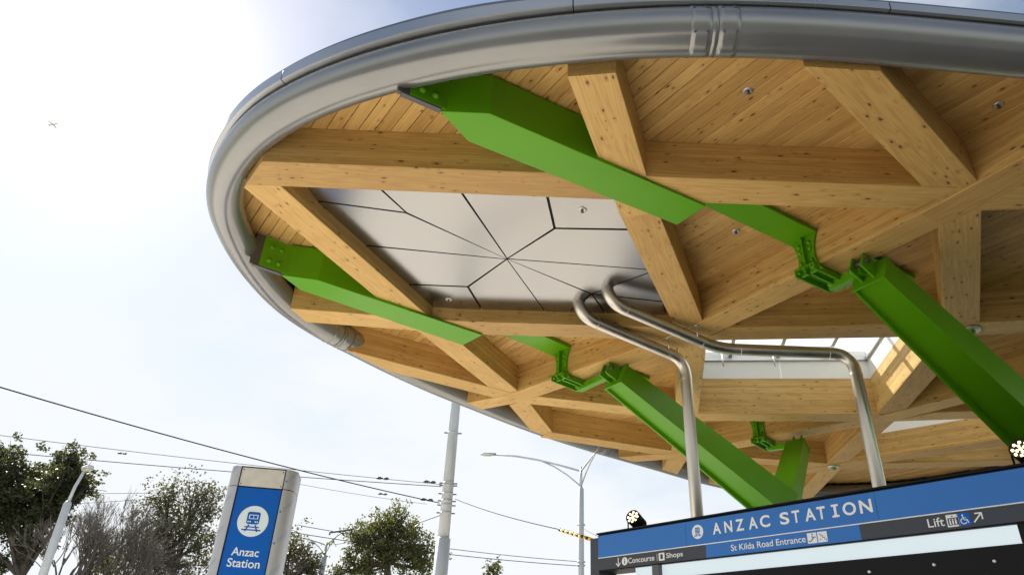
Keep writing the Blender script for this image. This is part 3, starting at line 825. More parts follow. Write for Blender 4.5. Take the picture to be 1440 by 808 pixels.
def link_bar(parent, K, kd, T, foot):
    """pinned link from the bracket foot to the strut's fork."""
    a = W((K.x + kd.x * 0.98, K.y + kd.y * 0.98, ZB)); a.z -= 0.10
    d_ = (foot - T).normalized(); b = T - d_ * 0.10; v = b - a
    M_ = frame(a, v); L_ = v.length
    loft('link_bar', [(-0.062, -0.055), (0.062, -0.055), (0.062, 0.055), (-0.062, 0.055)], L_ + 0.06, GREEN, parent, M_, None, -0.06)
    for q in (0.02, L_ - 0.12):
        disc_lathe('link_pin', [(0.034, -0.12), (0.034, 0.12)], GREEN, parent, M_ @ Matrix.Translation((q, 0, 0)) @ Matrix.Rotation(math.pi / 2, 4, 'X'), 12)
link_bar(col2, K2, k2d, T2, foot2); link_bar(col2, K3, k3d, T3, foot2)
T1 = P(1223, 386, 9.58)
best = None
for k in range(500, 940):
    z = k / 100; q = P(1440, 590, z); h = math.hypot(q.x - T1.x, q.y - T1.y)
    err = abs((T1.z - q.z) / max(h, 1e-3) - 0.47)
    if best is None or err < best[0]: best = (err, q)
dv = (best[1] - T1).normalized()
foot1 = T1 + dv * ((T1.z - W((0, 0, 6.3)).z) / -dv.z)
col1 = empty('branched_column', (foot1.x, foot1.y, GZ)); tag(col1, 'green steel column with one arm sloping down at the right edge', 'column')
strut(col1, T1, foot1); trunk(col1, foot1); link_bar(col1, K1, k1d, T1, foot1)
mir = foot1 + Vector((-dv.x * -6.0, -dv.y * -6.0, 0)); 

# ------------------------------------------------------------------ stainless pipes
def pipe(name, label, px_list, r=0.09):
    pts = []
    for px, py, z in px_list: pts.append(P(px, py, z))
    pts[0] = Vector((pts[0].x, pts[0].y, W((0, 0, 11.5)).z)); pts[1] = Vector((pts[0].x, pts[0].y, W((0, 0, 10.0)).z))
    last = pts[-1].copy(); last.z = GZ; pts.append(last)
    pts = fillet(pts, 0.32, 12)
    e = empty(name, (last.x, last.y, GZ)); tag(e, label, 'pipe', 'stainless pipes from the metal ceiling')
    tube('pipe_run', pts, r, STEEL, e, 20)
    for i_ in range(13, len(pts) - 1, 13):                     # weld bands either side of each bend
        for q0, q1 in ((pts[i_], pts[min(i_ + 1, len(pts) - 1)]), (pts[i_ - 12], pts[max(i_ - 13, 0)])):
            dd = (q1 - q0).normalized(); tube('weld_band', [q0 + dd * 0.012, q0 + dd * 0.026], r + 0.0025, STEEL, e, 20)
    return e, pts
e1, _ = pipe('steel_pipe', 'left stainless steel pipe bending down from the metal ceiling panels', [(813, 424, 10.47), (816, 434, 10.0), (963, 506, 9.55)])
e2, _ = pipe('steel_pipe', 'right stainless steel pipe with a long level run below the skylight', [(853, 404, 10.47), (857, 415, 10.0), (1010, 490, 9.6), (1198, 497, 9.5)])
for e, px, py in ((e1, 941, 490), (e2, 981, 473)):
    p = P(px, py, 9.62); q = p.copy(); q.z = W((0, 0, 10.0)).z
    tube('hanger_rod', [p, q], 0.010, STEEL, e, 8)
    disc_lathe('hanger_plate', [(0.04, 0.0), (0.04, -0.012)], STEEL, e, Matrix.Translation(q), 10)

# ------------------------------------------------------------------ entrance sign
SD = Vector((0.6182, -0.7859, 0)).normalized()
SL = CAM + ray(840.9, 753.3) * (1.75 / ray(840.9, 753.3).z)
SNRM = Vector((0, 0, 1)).cross(SD)
if SNRM.dot(CAM - SL) < 0: SNRM = -SNRM
def sp(px, py):
    r = ray(px, py); t = (SL - CAM).dot(SNRM) / r.dot(SNRM); q = CAM + r * t
    return (q - SL).dot(SD), q.z - SL.z
FASH = -sp(846, 800.5)[1]; ULEN = sp(1440, 645)[0] + 2.2
MS = Matrix((SD, -SNRM, Vector((0, 0, 1)))).transposed().to_4x4(); MS.translation = SL     # x along sign, y back, z up
sign = empty('entrance_sign', (SL.x, SL.y, GZ)); tag(sign, 'long blue station name sign reading ANZAC STATION above the entrance', 'sign')
zl = -FASH * 0.655
u1, u2 = sp(991.5, 760)[0], sp(1206, 727)[0]
box('sign_case', -0.012, ULEN, 0.012, 0.30, -FASH - 0.012, 0.018, BLACK, sign, MS, 0.004)
useams = [0.0, sp(964, 745)[0], sp(1230, 700)[0], ULEN]
for a, b in zip(useams[:-1], useams[1:]):
    box('blue_panel', a + 0.0015, b - 0.0015, 0.0, 0.0115, zl + 0.006, 0.0, SIGNBLUE, sign, MS)
box('divider_line', 0, ULEN, -0.001, 0.0115, zl - 0.004, zl + 0.005, LETTER, sign, MS)
box('direction_strip', 0, u1, 0.0, 0.0115, -FASH, zl - 0.005, SIGNGREY, sign, MS)
box('blue_strip', u1 + 0.001, u2, 0.0, 0.0115, -FASH, zl - 0.005, SIGNBLUE, sign, MS)
box('direction_strip', u2 + 0.001, ULEN, 0.0, 0.0115, -FASH, zl - 0.005, SIGNGREY, sign, MS)
box('top_cap', -0.02, ULEN, -0.012, 0.31, 0.019, 0.035, BLACK, sign, MS)
box('end_pier', sp(827.5, 770)[0], -0.016, 0.03, 0.34, GZ - SL.z, 0.0 - 0.01, SIGNGREY, sign, MS, 0.004)
# recess and lit display under the fascia, then the dark header
ua = sp(890, 806)[0]
v_t = sp(1220, 759)[1]; v_b = sp(1220, 783)[1]
ue = sp(1431, 746)[0]
box('recess_soffit', -0.01, ULEN, 0.06, 0.30, v_t + 0.005, -FASH - 0.014, BLACK, sign, MS)
box('display_screen', ua, ue, 0.05, 0.10, v_b, v_t, SCREEN, sign, MS)
box('screen_end_frame', ue + 0.002, ue + 0.06, 0.02, 0.12, v_b, -FASH - 0.014, BLACK, sign, MS)
box('screen_end_frame', ue + 0.14, ULEN, 0.05, 0.12, v_b, v_t - 0.01, SIGNGREY, sign, MS)
vh = sp(1220, 812)[1]
box('header_beam', ua + 0.0, ULEN, 0.02, 0.30, vh - 0.45, v_b - 0.003, BLACK, sign, MS, 0.004)
box('added_dark_slab', 0.2, ULEN, 0.31, 7.0, -0.35, -0.10, BLACK, sign, MS)  # dark slab behind the sign, added to dim the right-hand soffit
upost = sp(923, 800)[0]
box('post', upost - 0.05, upost + 0.05, -0.02, 0.045, GZ - SL.z, -FASH - 0.014, GREYST, sign, MS, 0.004)
box('post', ULEN - 0.2, ULEN - 0.02, 0.03, 0.28, GZ - SL.z, vh - 0.45, BLACK, sign, MS, 0.004)
for px, py in ((1222, 803), (1313, 793), (1398, 788)):
    u, v = sp(px, py)
    disc_lathe('screw', [(0.011, 0.02), (0.011, -0.003), (0.005, -0.006)], LETTER, sign, MS @ Matrix.Translation((u, 0.018, v)) @ Matrix.Rotation(math.pi / 2, 4, 'X'), 10)

def text_mesh(body, size, spacing=1.0, bold=0.0, xs=1.0):
    cu = bpy.data.curves.new('txt', 'FONT'); cu.body = body; cu.size = size; cu.space_character = spacing; cu.offset = bold; cu.extrude = 0.0012
    o = bpy.data.objects.new('txt', cu); COL.objects.link(o)
    dg = bpy.context.evaluated_depsgraph_get(); me = bpy.data.meshes.new_from_object(o.evaluated_get(dg))
    bpy.data.objects.remove(o); bpy.data.curves.remove(cu)
    xs_ = [v.co.x for v in me.vertices]; ys = [v.co.y for v in me.vertices]
    return me, min(xs_), max(xs_), min(ys), max(ys)
def lettering(body, u0, u1_, vb, vt, mat, parent, M_, spacing=1.0, bold=0.0, name='lettering', y=-0.002):
    """fit text into the box u0..u1, vb..vt of a sign plane (x along, z up)."""
    me, x0, x1, y0, y1 = text_mesh(body, 1.0, spacing, bold)
    sx = (u1_ - u0) / (x1 - x0); sy = (vt - vb) / (y1 - y0)
    for v in me.vertices:
        v.co = Vector((u0 + (v.co.x - x0) * sx, y - v.co.z * 0.5, vb + (v.co.y - y0) * sy))
    me.materials.clear(); me.materials.append(mat)
    o = bpy.data.objects.new(name, me); COL.objects.link(o); o.matrix_basis = M_.copy(); setparent(o, parent); return o
def bx(px0, px1, py0, py1):
    return sp(px0, py0), sp(px1, py1)
def flat(name, polys, mat, parent, M_, y=-0.002, t=0.0025):
    """flat print: polygons in (u,v) given thickness t."""
    v = []; f = []
    for poly in polys:
        n = len(poly); b = len(v)
        v += [(p[0], y, p[1]) for p in poly] + [(p[0], y + t, p[1]) for p in poly]
        f += [tuple(range(b, b + n)), tuple(range(b + n, b + 2 * n))[::-1]] + [(b + i, b + (i + 1) % n, b + n + (i + 1) % n, b + n + i) for i in range(n)]
    return mesh(name, v, f, mat, parent, M_)
def circle_p(cu, cv, r, n=28): return [(cu + r * math.cos(2 * math.pi * k / n), cv + r * math.sin(2 * math.pi * k / n)) for k in range(n)]
def rect_p(u0, v0, u1, v1): return [(u0, v0), (u1, v0), (u1, v1), (u0, v1)]
def rrect(u0, v0, u1, v1, r, n=5):
    o = []
    for cx_, cy_, a0 in ((u1 - r, v1 - r, 0), (u0 + r, v1 - r, 90), (u0 + r, v0 + r, 180), (u1 - r, v0 + r, 270)):
        for k in range(n + 1): a = math.radians(a0 + 90 * k / n); o.append((cx_ + r * math.cos(a), cy_ + r * math.sin(a)))
    return o
def bar(u0, v0, u1, v1, w_):
    d = Vector((u1 - u0, v1 - v0)).normalized(); n = Vector((-d.y, d.x)) * w_ / 2
    return [(u0 + n.x, v0 + n.y), (u0 - n.x, v0 - n.y), (u1 - n.x, v1 - n.y), (u1 + n.x, v1 + n.y)]
def train_symbol(cu, cv, r, mat_bg, mat_fg, parent, M_):
    flat('train_roundel', [circle_p(cu, cv, r, 36)], mat_bg, parent, M_, -0.002)
    s = r
    flat('train_symbol', [rrect(cu - 0.42 * s, cv - 0.20 * s, cu + 0.42 * s, cv + 0.60 * s, 0.14 * s)], mat_fg, parent, M_, -0.0036)
    flat('train_window', [rrect(cu - 0.30 * s, cv + 0.14 * s, cu + 0.30 * s, cv + 0.42 * s, 0.04 * s)], mat_bg, parent, M_, -0.0052)
    for k_ in (-0.24, 0.02): flat('train_window_pane', [rect_p(cu + k_ * s, cv + 0.18 * s, cu + (k_ + 0.22) * s, cv + 0.37 * s)], mat_fg, parent, M_, -0.0068)
    for k_ in (-0.30, -0.17, 0.17, 0.30): flat('train_headlight', [circle_p(cu + k_ * s, cv - 0.04 * s, 0.05 * s, 10)], mat_bg, parent, M_, -0.0052)
    flat('track_symbol', [bar(cu - 0.20 * s, cv - 0.24 * s, cu - 0.40 * s, cv - 0.66 * s, 0.10 * s), bar(cu + 0.20 * s, cv - 0.24 * s, cu + 0.40 * s, cv - 0.66 * s, 0.10 * s)], mat_fg, parent, M_, -0.0036)
    flat('track_symbol', [bar(cu - 0.48 * s, cv - 0.38 * s, cu + 0.48 * s, cv - 0.38 * s, 0.07 * s), bar(cu - 0.62 * s, cv - 0.57 * s, cu + 0.62 * s, cv - 0.57 * s, 0.08 * s)], mat_fg, parent, M_, -0.0048)
# main name
c = sp(981, 747); rr = abs(sp(981, 737)[1] - sp(981, 757)[1]) / 2
train_symbol(c[0], c[1], rr, LETTER, SIGNBLUE, sign, MS)
NAMES = [('A', 1002.5, 1014), ('N', 1019, 1030), ('Z', 1035, 1046.5), ('A', 1053, 1065.5), ('C', 1069, 1083), ('S', 1097, 1110), ('T', 1114, 1125), ('A', 1132, 1147), ('T', 1149, 1161), ('I', 1169, 1180), ('O', 1185, 1204), ('N', 1208.5, 1226.5)]
vt_ = sp(1215, 699.5)[1]; vb_ = sp(1215, 717.5)[1]
vt2 = sp(1010, 736)[1]; vb2 = sp(1010, 753)[1]
vt_ = (vt_ + vt2) / 2; vb_ = (vb_ + vb2) / 2
lastu = None
for ch, p0, p1 in NAMES:
    yy = 745 - (p0 - 1002) * 0.165
    a, b = sp(p0, yy)[0], sp(p1, yy)[0]
    if ch == 'I':
        m_ = (a + b) / 2; w_ = (b - a); hgt = vt_ - vb_
        flat('lettering', [rect_p(m_ - w_ * 0.16, vb_ + hgt * 0.16, m_ + w_ * 0.16, vt_ - hgt * 0.16), rect_p(a + w_ * 0.05, vb_, b - w_ * 0.05, vb_ + hgt * 0.16), rect_p(a + w_ * 0.05, vt_ - hgt * 0.16, b - w_ * 0.05, vt_)], LETTER, sign, MS)
    else:
        lettering(ch, a, b, vb_, vt_, LETTER, sign, MS, 1.0, 0.022)
def line_text(body, p0, p1, vb, vt, py, mat=LETTER, bold=0.006, slope=0.133):
    a = sp(p0, py)[0]; b = sp(p1, py - (p1 - p0) * slope)[0]
    return lettering(body, a, b, vb, vt, mat, sign, MS, 1.0, bold)
st = (zl - 0.005 + FASH); vmid = -FASH + st * 0.5
hx = st * 0.46
line_text('St Kilda Road Entrance', 1028, 1132.5, vmid - hx * 0.50, vmid + hx * 0.52, 768)
line_text('Concourse', 883.5, 920, vmid - hx * 0.5, vmid + hx * 0.5, 783)
line_text('Shops', 937, 960, vmid - hx * 0.62, vmid + hx * 0.5, 777)
line_text('Lift', 1302, 1325, vmid - hx * 0.55, vmid + hx * 0.62, 724)
def icon_sq(px, py, mat=LETTER, k=0.42):
    u, v = sp(px, py); h = st * k; v = vmid
    flat('icon_tile', [rect_p(u - h, v - h, u + h, v + h)], mat, sign, MS); return u, v, h
# escalator and stairs tiles
u, v, h = icon_sq(1141.5, 752, LETTER, 0.36)
flat('escalator_symbol', [bar(u - 0.8 * h, v - 0.6 * h, u - 0.3 * h, v - 0.6 * h, 0.18 * h), bar(u - 0.3 * h, v - 0.6 * h, u + 0.4 * h, v + 0.1 * h, 0.2 * h), bar(u + 0.38 * h, v + 0.1 * h, u + 0.8 * h, v + 0.1 * h, 0.18 * h), circle_p(u + 0.1 * h, v + 0.72 * h, 0.14 * h, 10), bar(u + 0.1 * h, v + 0.52 * h, u + 0.02 * h, v + 0.0 * h, 0.2 * h)], SIGNBLUE, sign, MS, -0.0036)
u, v, h = icon_sq(1156, 750, LETTER, 0.36)
stp = []
for k in range(4):
    x = u - 0.7 * h + k * 0.38 * h; y = v + 0.6 * h - k * 0.36 * h
    stp += [rect_p(x, y - 0.06 * h, x + 0.38 * h, y + 0.06 * h), rect_p(x + 0.30 * h, y - 0.40 * h, x + 0.40 * h, y - 0.065 * h)]
flat('stairs_symbol', stp + [circle_p(u - 0.45 * h, v - 0.45 * h, 0.13 * h, 10)], SIGNBLUE, sign, MS, -0.0036)
# shops tile
u, v, h = icon_sq(930.3, 778.5, LETTER, 0.31)
flat('shops_symbol', [rrect(u - 0.42 * h, v - 0.62 * h, u + 0.42 * h, v + 0.62 * h, 0.08 * h)], SIGNGREY, sign, MS, -0.0036)
u = sp(923.8, 779)[0]; flat('text_divider', [rect_p(u - 0.002, vmid - hx * 0.6, u + 0.002, vmid + hx * 0.6)], LETTER, sign, MS)
u = sp(878.5, 787)[0]; h = st * 0.34
flat('information_symbol', [circle_p(u, vmid, h, 24)], LETTER, sign, MS)
flat('information_symbol', [rect_p(u - 0.13 * h, vmid - 0.55 * h, u + 0.17 * h, vmid + 0.18 * h), rect_p(u - 0.26 * h, vmid - 0.58 * h, u - 0.135 * h, vmid - 0.42 * h), circle_p(u, vmid + 0.48 * h, 0.17 * h, 10)], SIGNGREY, sign, MS, -0.0036)
def arrow(px, py, dx, dy, k=0.36):
    u = sp(px, py)[0]; h = st * k; d = Vector((dx, dy)).normalized(); t = Vector((u, vmid)) + d * h; s = Vector((u, vmid)) - d * h
    polys = [bar(s.x, s.y, t.x - d.x * h * 0.1, t.y - d.y * h * 0.1, 0.22 * h)]
    flat('arrow', polys, LETTER, sign, MS, -0.002)
    for k_ in (1, -1):
        a = math.radians(135 * k_); q = Vector((d.x * math.cos(a) - d.y * math.sin(a), d.x * math.sin(a) + d.y * math.cos(a)))
        flat('arrow', [bar(t.x - q.x * 0.08 * h, t.y - q.y * 0.08 * h, t.x + q.x * h * 1.05, t.y + q.y * h * 1.05, 0.22 * h)], LETTER, sign, MS, -0.003 - 0.0008 * k_)
arrow(869.5, 789, 0, -1); arrow(1371.5, 714, 1, 1)
u, v, h = icon_sq(1337.5, 721, LETTER, 0.37)
lf = [rect_p(u - 0.8 * h, v - 0.75 * h, u + 0.8 * h, v + 0.45 * h)]
flat('lift_symbol', lf + [[(u - 0.2 * h, v + 0.80 * h), (u + 0.2 * h, v + 0.80 * h), (u, v + 0.56 * h)]], SIGNGREY, sign, MS, -0.0036)
pp = []
for k in (-0.45, 0, 0.45): pp += [circle_p(u + k * h, v + 0.20 * h, 0.12 * h, 10), rect_p(u + k * h - 0.12 * h, v - 0.65 * h, u + k * h + 0.12 * h, v + 0.04 * h)]
flat('lift_symbol', pp, LETTER, sign, MS, -0.0052)
u, v, h = icon_sq(1353, 718.5, TOTEMBLUE, 0.37)
wc = [circle_p(u - 0.12 * h, v + 0.66 * h, 0.14 * h, 10), bar(u - 0.12 * h, v + 0.48 * h, u - 0.06 * h, v - 0.05 * h, 0.16 * h), bar(u + 0.02 * h, v - 0.12 * h, u + 0.42 * h, v - 0.12 * h, 0.15 * h), bar(u + 0.43 * h, v - 0.04 * h, u + 0.62 * h, v - 0.66 * h, 0.14 * h), bar(u + 0.02 * h, v + 0.22 * h, u + 0.36 * h, v + 0.22 * h, 0.12 * h)]
for k in range(9):
    a0 = math.radians(110 + k * 25); a1 = math.radians(110 + (k + 0.94) * 25); cx_, cy_ = u - 0.08 * h, v - 0.28 * h
    wc.append([(cx_ + 0.52 * h * math.cos(a0), cy_ + 0.52 * h * math.sin(a0)), (cx_ + 0.38 * h * math.cos(a0), cy_ + 0.38 * h * math.sin(a0)), (cx_ + 0.38 * h * math.cos(a1), cy_ + 0.38 * h * math.sin(a1)), (cx_ + 0.52 * h * math.cos(a1), cy_ + 0.52 * h * math.sin(a1))])
flat('wheelchair_symbol', wc, LETTER, sign, MS, -0.0036)

# ------------------------------------------------------------------ floodlights on the sign
def floodlight(px, py, label, back=0.18, size=0.86):
    u, v = sp(px, py); base = SL + SD * u - SNRM * back
    base.z = SL.z + 0.036
    e = empty('floodlight', base); tag(e, label, 'floodlight', 'floodlights along the top of the sign')
    c = base + Vector((0, 0, 0.155 * size))
    aim = ((SNRM * 0.75 - SD * 0.45) + Vector((0, 0, -0.25))).normalized()
    aim = ((CAM - c).normalized() * 0.8 + Vector((-0.55, -0.1, 0.55)) ).normalized()
    M_ = Matrix.Translation(c) @ aim.to_track_quat('Z', 'Y').to_matrix().to_4x4()
    r = 0.105 * size
    h = disc_lathe('housing', [(r * 0.72, -0.16), (r * 0.80, -0.15), (r * 0.86, -0.02), (r, 0.0), (r, 0.075), (r * 0.92, 0.080), (r * 0.90, 0.062)], BLACK, e, M_, 28)
    for k in range(5):
        disc_lathe('cooling_fin', [(r * 0.98, 0), (r * 0.98, 0.007)], BLACK, h, M_ @ Matrix.Translation((0, 0, -0.13 + k * 0.024)), 24, False)
    spots = [(0, 0)] + [(0.36 * math.cos(a * math.pi / 2.0 + 0.4), 0.36 * math.sin(a * math.pi / 2.0 + 0.4)) for a in range(4)] + [(0.70 * math.cos(a * math.pi / 4), 0.70 * math.sin(a * math.pi / 4)) for a in range(8)]
    for x, y in spots:
        disc_lathe('led', [(r * 0.135, 0.060), (r * 0.135, 0.070), (r * 0.08, 0.074)], LED, e, M_ @ Matrix.Translation((x * r, y * r, 0)), 10)
    side = aim.cross(Vector((0, 0, 1))).normalized()
    tube('yoke', fillet([c + side * (r + 0.012), base + side * (r + 0.012) + Vector((0, 0, 0.008)), base - side * (r + 0.012) + Vector((0, 0, 0.008)), c - side * (r + 0.012)], 0.03, 4), 0.009, BLACK, e, 8)
floodlight(880, 745, 'small round floodlight with warm LEDs on the left end of the sign')
floodlight(1434, 645, 'round floodlight with warm LEDs on the sign at the right edge', 0.18, 0.82)

# ------------------------------------------------------------------ totem
TT = CAM + ray(372, 657) * (3.45 / ray(372, 657).z)
ta = math.radians(7)
def totem():
    e = empty('station_totem', (TT.x, TT.y, GZ)); tag(e, 'tall blue station totem in brushed steel with a white train roundel', 'totem sign')
    H = TT.z - GZ; wdt = 0.41; 
    xd = Vector((math.cos(ta), math.sin(ta), 0))
    M_ = frame((TT.x, TT.y, GZ), xd)
    # front faces the camera: local -y
    dpt = 0.62
    pl_ = []
    for k in range(9): a = math.radians(-90 - 90 * k / 8); pl_.append((-wdt - 0.17 + 0.17 * 0 + 0.17 * math.cos(a) * 1.0 + 0.0, 0.17 + 0.17 * math.sin(a)))
    left = [(-wdt, 0.0)] + [(-wdt - 0.20 * math.sin(math.radians(90 * k / 8)), 0.20 - 0.20 * math.cos(math.radians(90 * k / 8))) for k in range(1, 9)] + [(-wdt - 0.20, dpt), (-wdt, dpt)]
    right = [(-x, y) for x, y in left]
    zj = H - 0.37
    for poly in (left, right):
        prism('side_cladding', poly, 0.0, zj - 0.006, TOTST, e, M_); prism('side_cladding', poly, zj + 0.006, H, TOTST, e, M_)
    box('core', -wdt + 0.003, wdt - 0.003, 0.05, dpt - 0.05, 0.0, H - 0.02, BLACK, e, M_)
    box('face_panel', -wdt + 0.02, wdt - 0.02, 0.012, 0.046, 0.15, zj - 0.012, TOTEMBLUE, e, M_)
    box('top_panel', -wdt + 0.012, wdt - 0.012, 0.010, 0.046, zj + 0.012, H - 0.02, MATS['totem_top'], e, M_)
    box('edge_trim', -wdt + 0.002, -wdt + 0.018, -0.002, 0.046, 0.1, H, BLACK, e, M_); box('edge_trim', wdt - 0.018, wdt - 0.002, -0.002, 0.046, 0.1, H, BLACK, e, M_)
    box('top_trim', -wdt + 0.019, wdt - 0.019, -0.001, 0.046, H - 0.018, H, BLACK, e, M_)
    Mf = M_ @ Matrix.Translation((0, 0.010, 0))
    train_symbol(0.0, zj - 0.60, 0.27, LETTERP, TOTEMBLUE, e, Mf)
    lettering('Anzac', -0.245, 0.225, zj - 1.20, zj - 1.06, LETTERP, e, Mf, 1.0, 0.012)
    lettering('Station', -0.28, 0.28, zj - 1.39, zj - 1.245, LETTERP, e, Mf, 1.0, 0.012)
    for x in (-0.36, 0.36):
        for z in (zj + 0.05, H - 0.06): disc_lathe('screw', [(0.012, 0), (0.012, 0.006)], GREYST, e, M_ @ Matrix.Translation((x, 0.010, z)) @ Matrix.Rotation(math.pi / 2, 4, 'X'), 8)
    # printed protective film on the side cladding: dots and slanted strokes
    for k in range(9):
        z = H - 0.22 - k * 0.55
        th = math.radians(22); nx, ny = math.sin(th), -math.cos(th)
        for side in (1, -1):
            a0 = math.radians(10 if side > 0 else 30)
            def on(a, zz): return (side * (wdt + 0.20 * math.sin(a)), 0.20 - 0.20 * math.cos(a), zz)
            V = []; Fq = []
            for l in range(2):
                for s in range(6):
                    aa = math.radians(22 + s * 11); b_ = len(V)
                    z0 = z + 0.02 + (s * 0.034 if side > 0 else -s * 0.034 + 0.17) + l * 0.045
                    dz = 0.027 * (1 if side > 0 else -1)
                    for a_, zz in ((aa, z0), (aa + 0.15, z0 + dz), (aa + 0.15, z0 + dz + 0.010), (aa, z0 + 0.010)):
                        x, y, q = on(a_, zz); V.append((x + side * math.sin(a_) * 0.002, y - math.cos(a_) * 0.002, q))
                    Fq.append((b_, b_ + 1, b_ + 2, b_ + 3))
            mesh('film_print', V, Fq, FILM, e, M_)
            if side > 0:
                x, y, q = on(math.radians(10), z)
                disc_lathe('film_dot', [(0.020, 0.0), (0.020, 0.003)], FILM, e, M_ @ Matrix.Translation((x, y - 0.001, q)) @ Matrix.Rotation(math.radians(90), 4, 'X'), 10)
painted('totem_top', (0.62, 0.58, 0.50), 0.45, 0.3, 0.10, 5.0)
totem()

# ------------------------------------------------------------------ poles, lamps, wires
def pole(name, pts_px, y, radii, mat, label, cat, group=None):
    """vertical pole standing on the ground through the first pixel at distance y."""
    top = at_y(*pts_px, y)
    e = empty(name, (top.x, top.y, 0.0)); tag(e, label, cat, group)
    return e, top
e, top = pole('tram_pole', (640.4, 571.5), 18.0, None, GALV, 'thick galvanised tram wire pole rising behind the canopy edge', 'pole')
zs = at_y(622.5, 757, 18.0).z
x, y = top.x, top.y
disc_lathe('pole_base', [(0.185, 0.0), (0.172, zs), (0.135, zs + 0.03)], GALV, e, Matrix.Translation((x, y, 0)), 24)
disc_lathe('pole_shaft', [(0.14, 0.0), (0.115, 10.8 - zs), (0.02, 10.86 - zs)], GALV, e, Matrix.Translation((x, y, zs + 0.02)), 24)
for py in (609, 680, 683, 695, 705, 711, 722):
    zz = at_y(626, py, 18.0).z
    disc_lathe('clamp_band', [(0.138, 0), (0.146, 0.008), (0.146, 0.032), (0.138, 0.04)], GALV, e, Matrix.Translation((x, y, zz)), 24)
    for s in (-1, 1): box('clamp_bolt', s * 0.18 - 0.045, s * 0.18 + 0.045, -0.02, 0.02, 0.008, 0.032, GREYST, e, Matrix.Translation((x, y, zz)))
POLE = Vector((x, y, 0))
def luminaire(e, p, d, s=1.0):
    M_ = frame(p, d)
    prof = [(-0.02, 0), (0.10, 0.09), (0.35, 0.15), (0.60, 0.13), (0.72, 0.04)]
    v = []; f = []
    for xx, ww in prof:
        for (a, b) in ((-1, -0.02), (-0.8, 0.05), (0, 0.085), (0.8, 0.05), (1, -0.02), (0, -0.05)): v.append((xx * s, a * ww * s, b * s))
    for i in range(len(prof) - 1):
        for k in range(6): k2 = (k + 1) % 6; f.append((i * 6 + k, i * 6 + k2, (i + 1) * 6 + k2, (i + 1) * 6 + k))
    f.append(tuple(range(6))); f.append(tuple(range(24, 30)))
    mesh('lamp_head', v, f, ALU, e, M_, True)
    box('lamp_lens', 0.2 * s, 0.58 * s, -0.09 * s, 0.09 * s, -0.065 * s, -0.035 * s, LAMPGL, e, M_)
def street_lamp(pxj, pxlow, dist, arms, label, lowr=0.13):
    j = at_y(*pxj, dist); e = empty('street_lamp', (j.x, j.y, 0)); tag(e, label, 'street lamp', 'galvanised street lamps')
    zl_ = at_y(*pxlow, dist).z
    disc_lathe('lower_pole', [(lowr * 1.15, 0.0), (lowr, zl_), (lowr * 0.6, zl_ + 0.06)], GALV, e, Matrix.Translation((j.x, j.y, 0)), 16)
    disc_lathe('upper_pole', [(lowr * 0.52, 0.0), (lowr * 0.45, j.z + 0.15 - zl_)], GALV, e, Matrix.Translation((j.x, j.y, zl_ + 0.02)), 12)
    for ax, ay, lum in arms:
        d = Vector((ax, ay, 0)); ln = d.length; d.normalize(); b = Vector((j.x, j.y, 0))
        pts = [b + d * (ln * t) + Vector((0, 0, j.z + 0.55 * math.sin(t * math.pi / 2))) for t in (0, 0.25, 0.5, 0.75, 1.0)]
        tube('arm', pts, 0.035, GALV, e, 8)
        pts2 = [b + d * (ln * 0.62 * t) + Vector((0, 0, zl_ + 0.1 + (j.z + 0.44 - zl_ - 0.1) * (1 - (1 - t) ** 1.8))) for t in (0, 0.25, 0.5, 0.75, 1.0)]
        tube('arm_brace', pts2, 0.026, GALV, e, 8)
        if lum: luminaire(e, pts[-1], d, 0.8)
    return e, j
e, j = street_lamp((817, 662), (817, 687), 27.0, ((-3.3, 0.3, True), (0.9, -3.2, True)), 'double-armed street lamp standing just left of the entrance sign', 0.105)
zz = [at_y(817, q, 27.0).z for q in (738, 790, 795)]
for q in zz: disc_lathe('clamp_band', [(0.15, 0), (0.16, 0.02), (0.15, 0.04)], GALV, e, Matrix.Translation((j.x, j.y, q)), 14)
LAMP2 = j
e, j3 = street_lamp((459, 766), (456.5, 782), 44.0, ((-2.6, 1.0, True), (1.6, -2.2, True)), 'distant double-armed street lamp between the totem and the leafy tree', 0.15)
def tall_lamp():
    b = at_y(95, 708, 26.0); e = empty('street_lamp', (b.x, b.y, 0)); tag(e, 'single street lamp in front of the dark gum tree at the left', 'street lamp', 'galvanised street lamps')
    t = at_y(120, 660, 26.0)
    disc_lathe('lower_pole', [(0.17, 0), (0.13, b.z), (0.07, b.z + 0.1)], GALV, e, Matrix.Translation((b.x, b.y, 0)), 16)
    tube('upper_pole', [Vector((b.x, b.y, b.z)), Vector((b.x + 0.05, b.y, b.z + 0.6)), t], [0.06, 0.055, 0.045], GALV, e, 10)
    M_ = frame(t, (0.75, -0.5, 0.05))
    box('lamp_head', -0.10, 0.34, -0.13, 0.13, -0.02, 0.12, ALU, e, M_, 0.035)
    box('lamp_lens', -0.06, 0.30, -0.10, 0.10, -0.05, -0.018, LAMPGL, e, M_, 0.01)
tall_lamp()

def wire(label, a, b, r=0.011, sag=0.12, name='overhead_wire', mat=WIRE):
    a, b = Vector(a), Vector(b); pts = []
    for k in range(17):
        t = k / 16; p = a.lerp(b, t); p.z -= sag * 4 * t * (1 - t); pts.append(p)
    e = tube(name, pts, r * 0.72, mat, None, 6); tag(e, label, 'wire', 'overhead wires'); return e
def at_z(px, py, z):
    r = ray(px, py); return CAM + r * ((z - CAM.z) / r.z)
def wire_px(label, p0, p1, d1, r=0.011, sag=0.1, d0=None):
    b = at_y(*p1, d1); a = at_z(*p0, b.z + 0.0) if d0 is None else at_y(*p0, d0)
    return wire(label, a, b, r, sag)
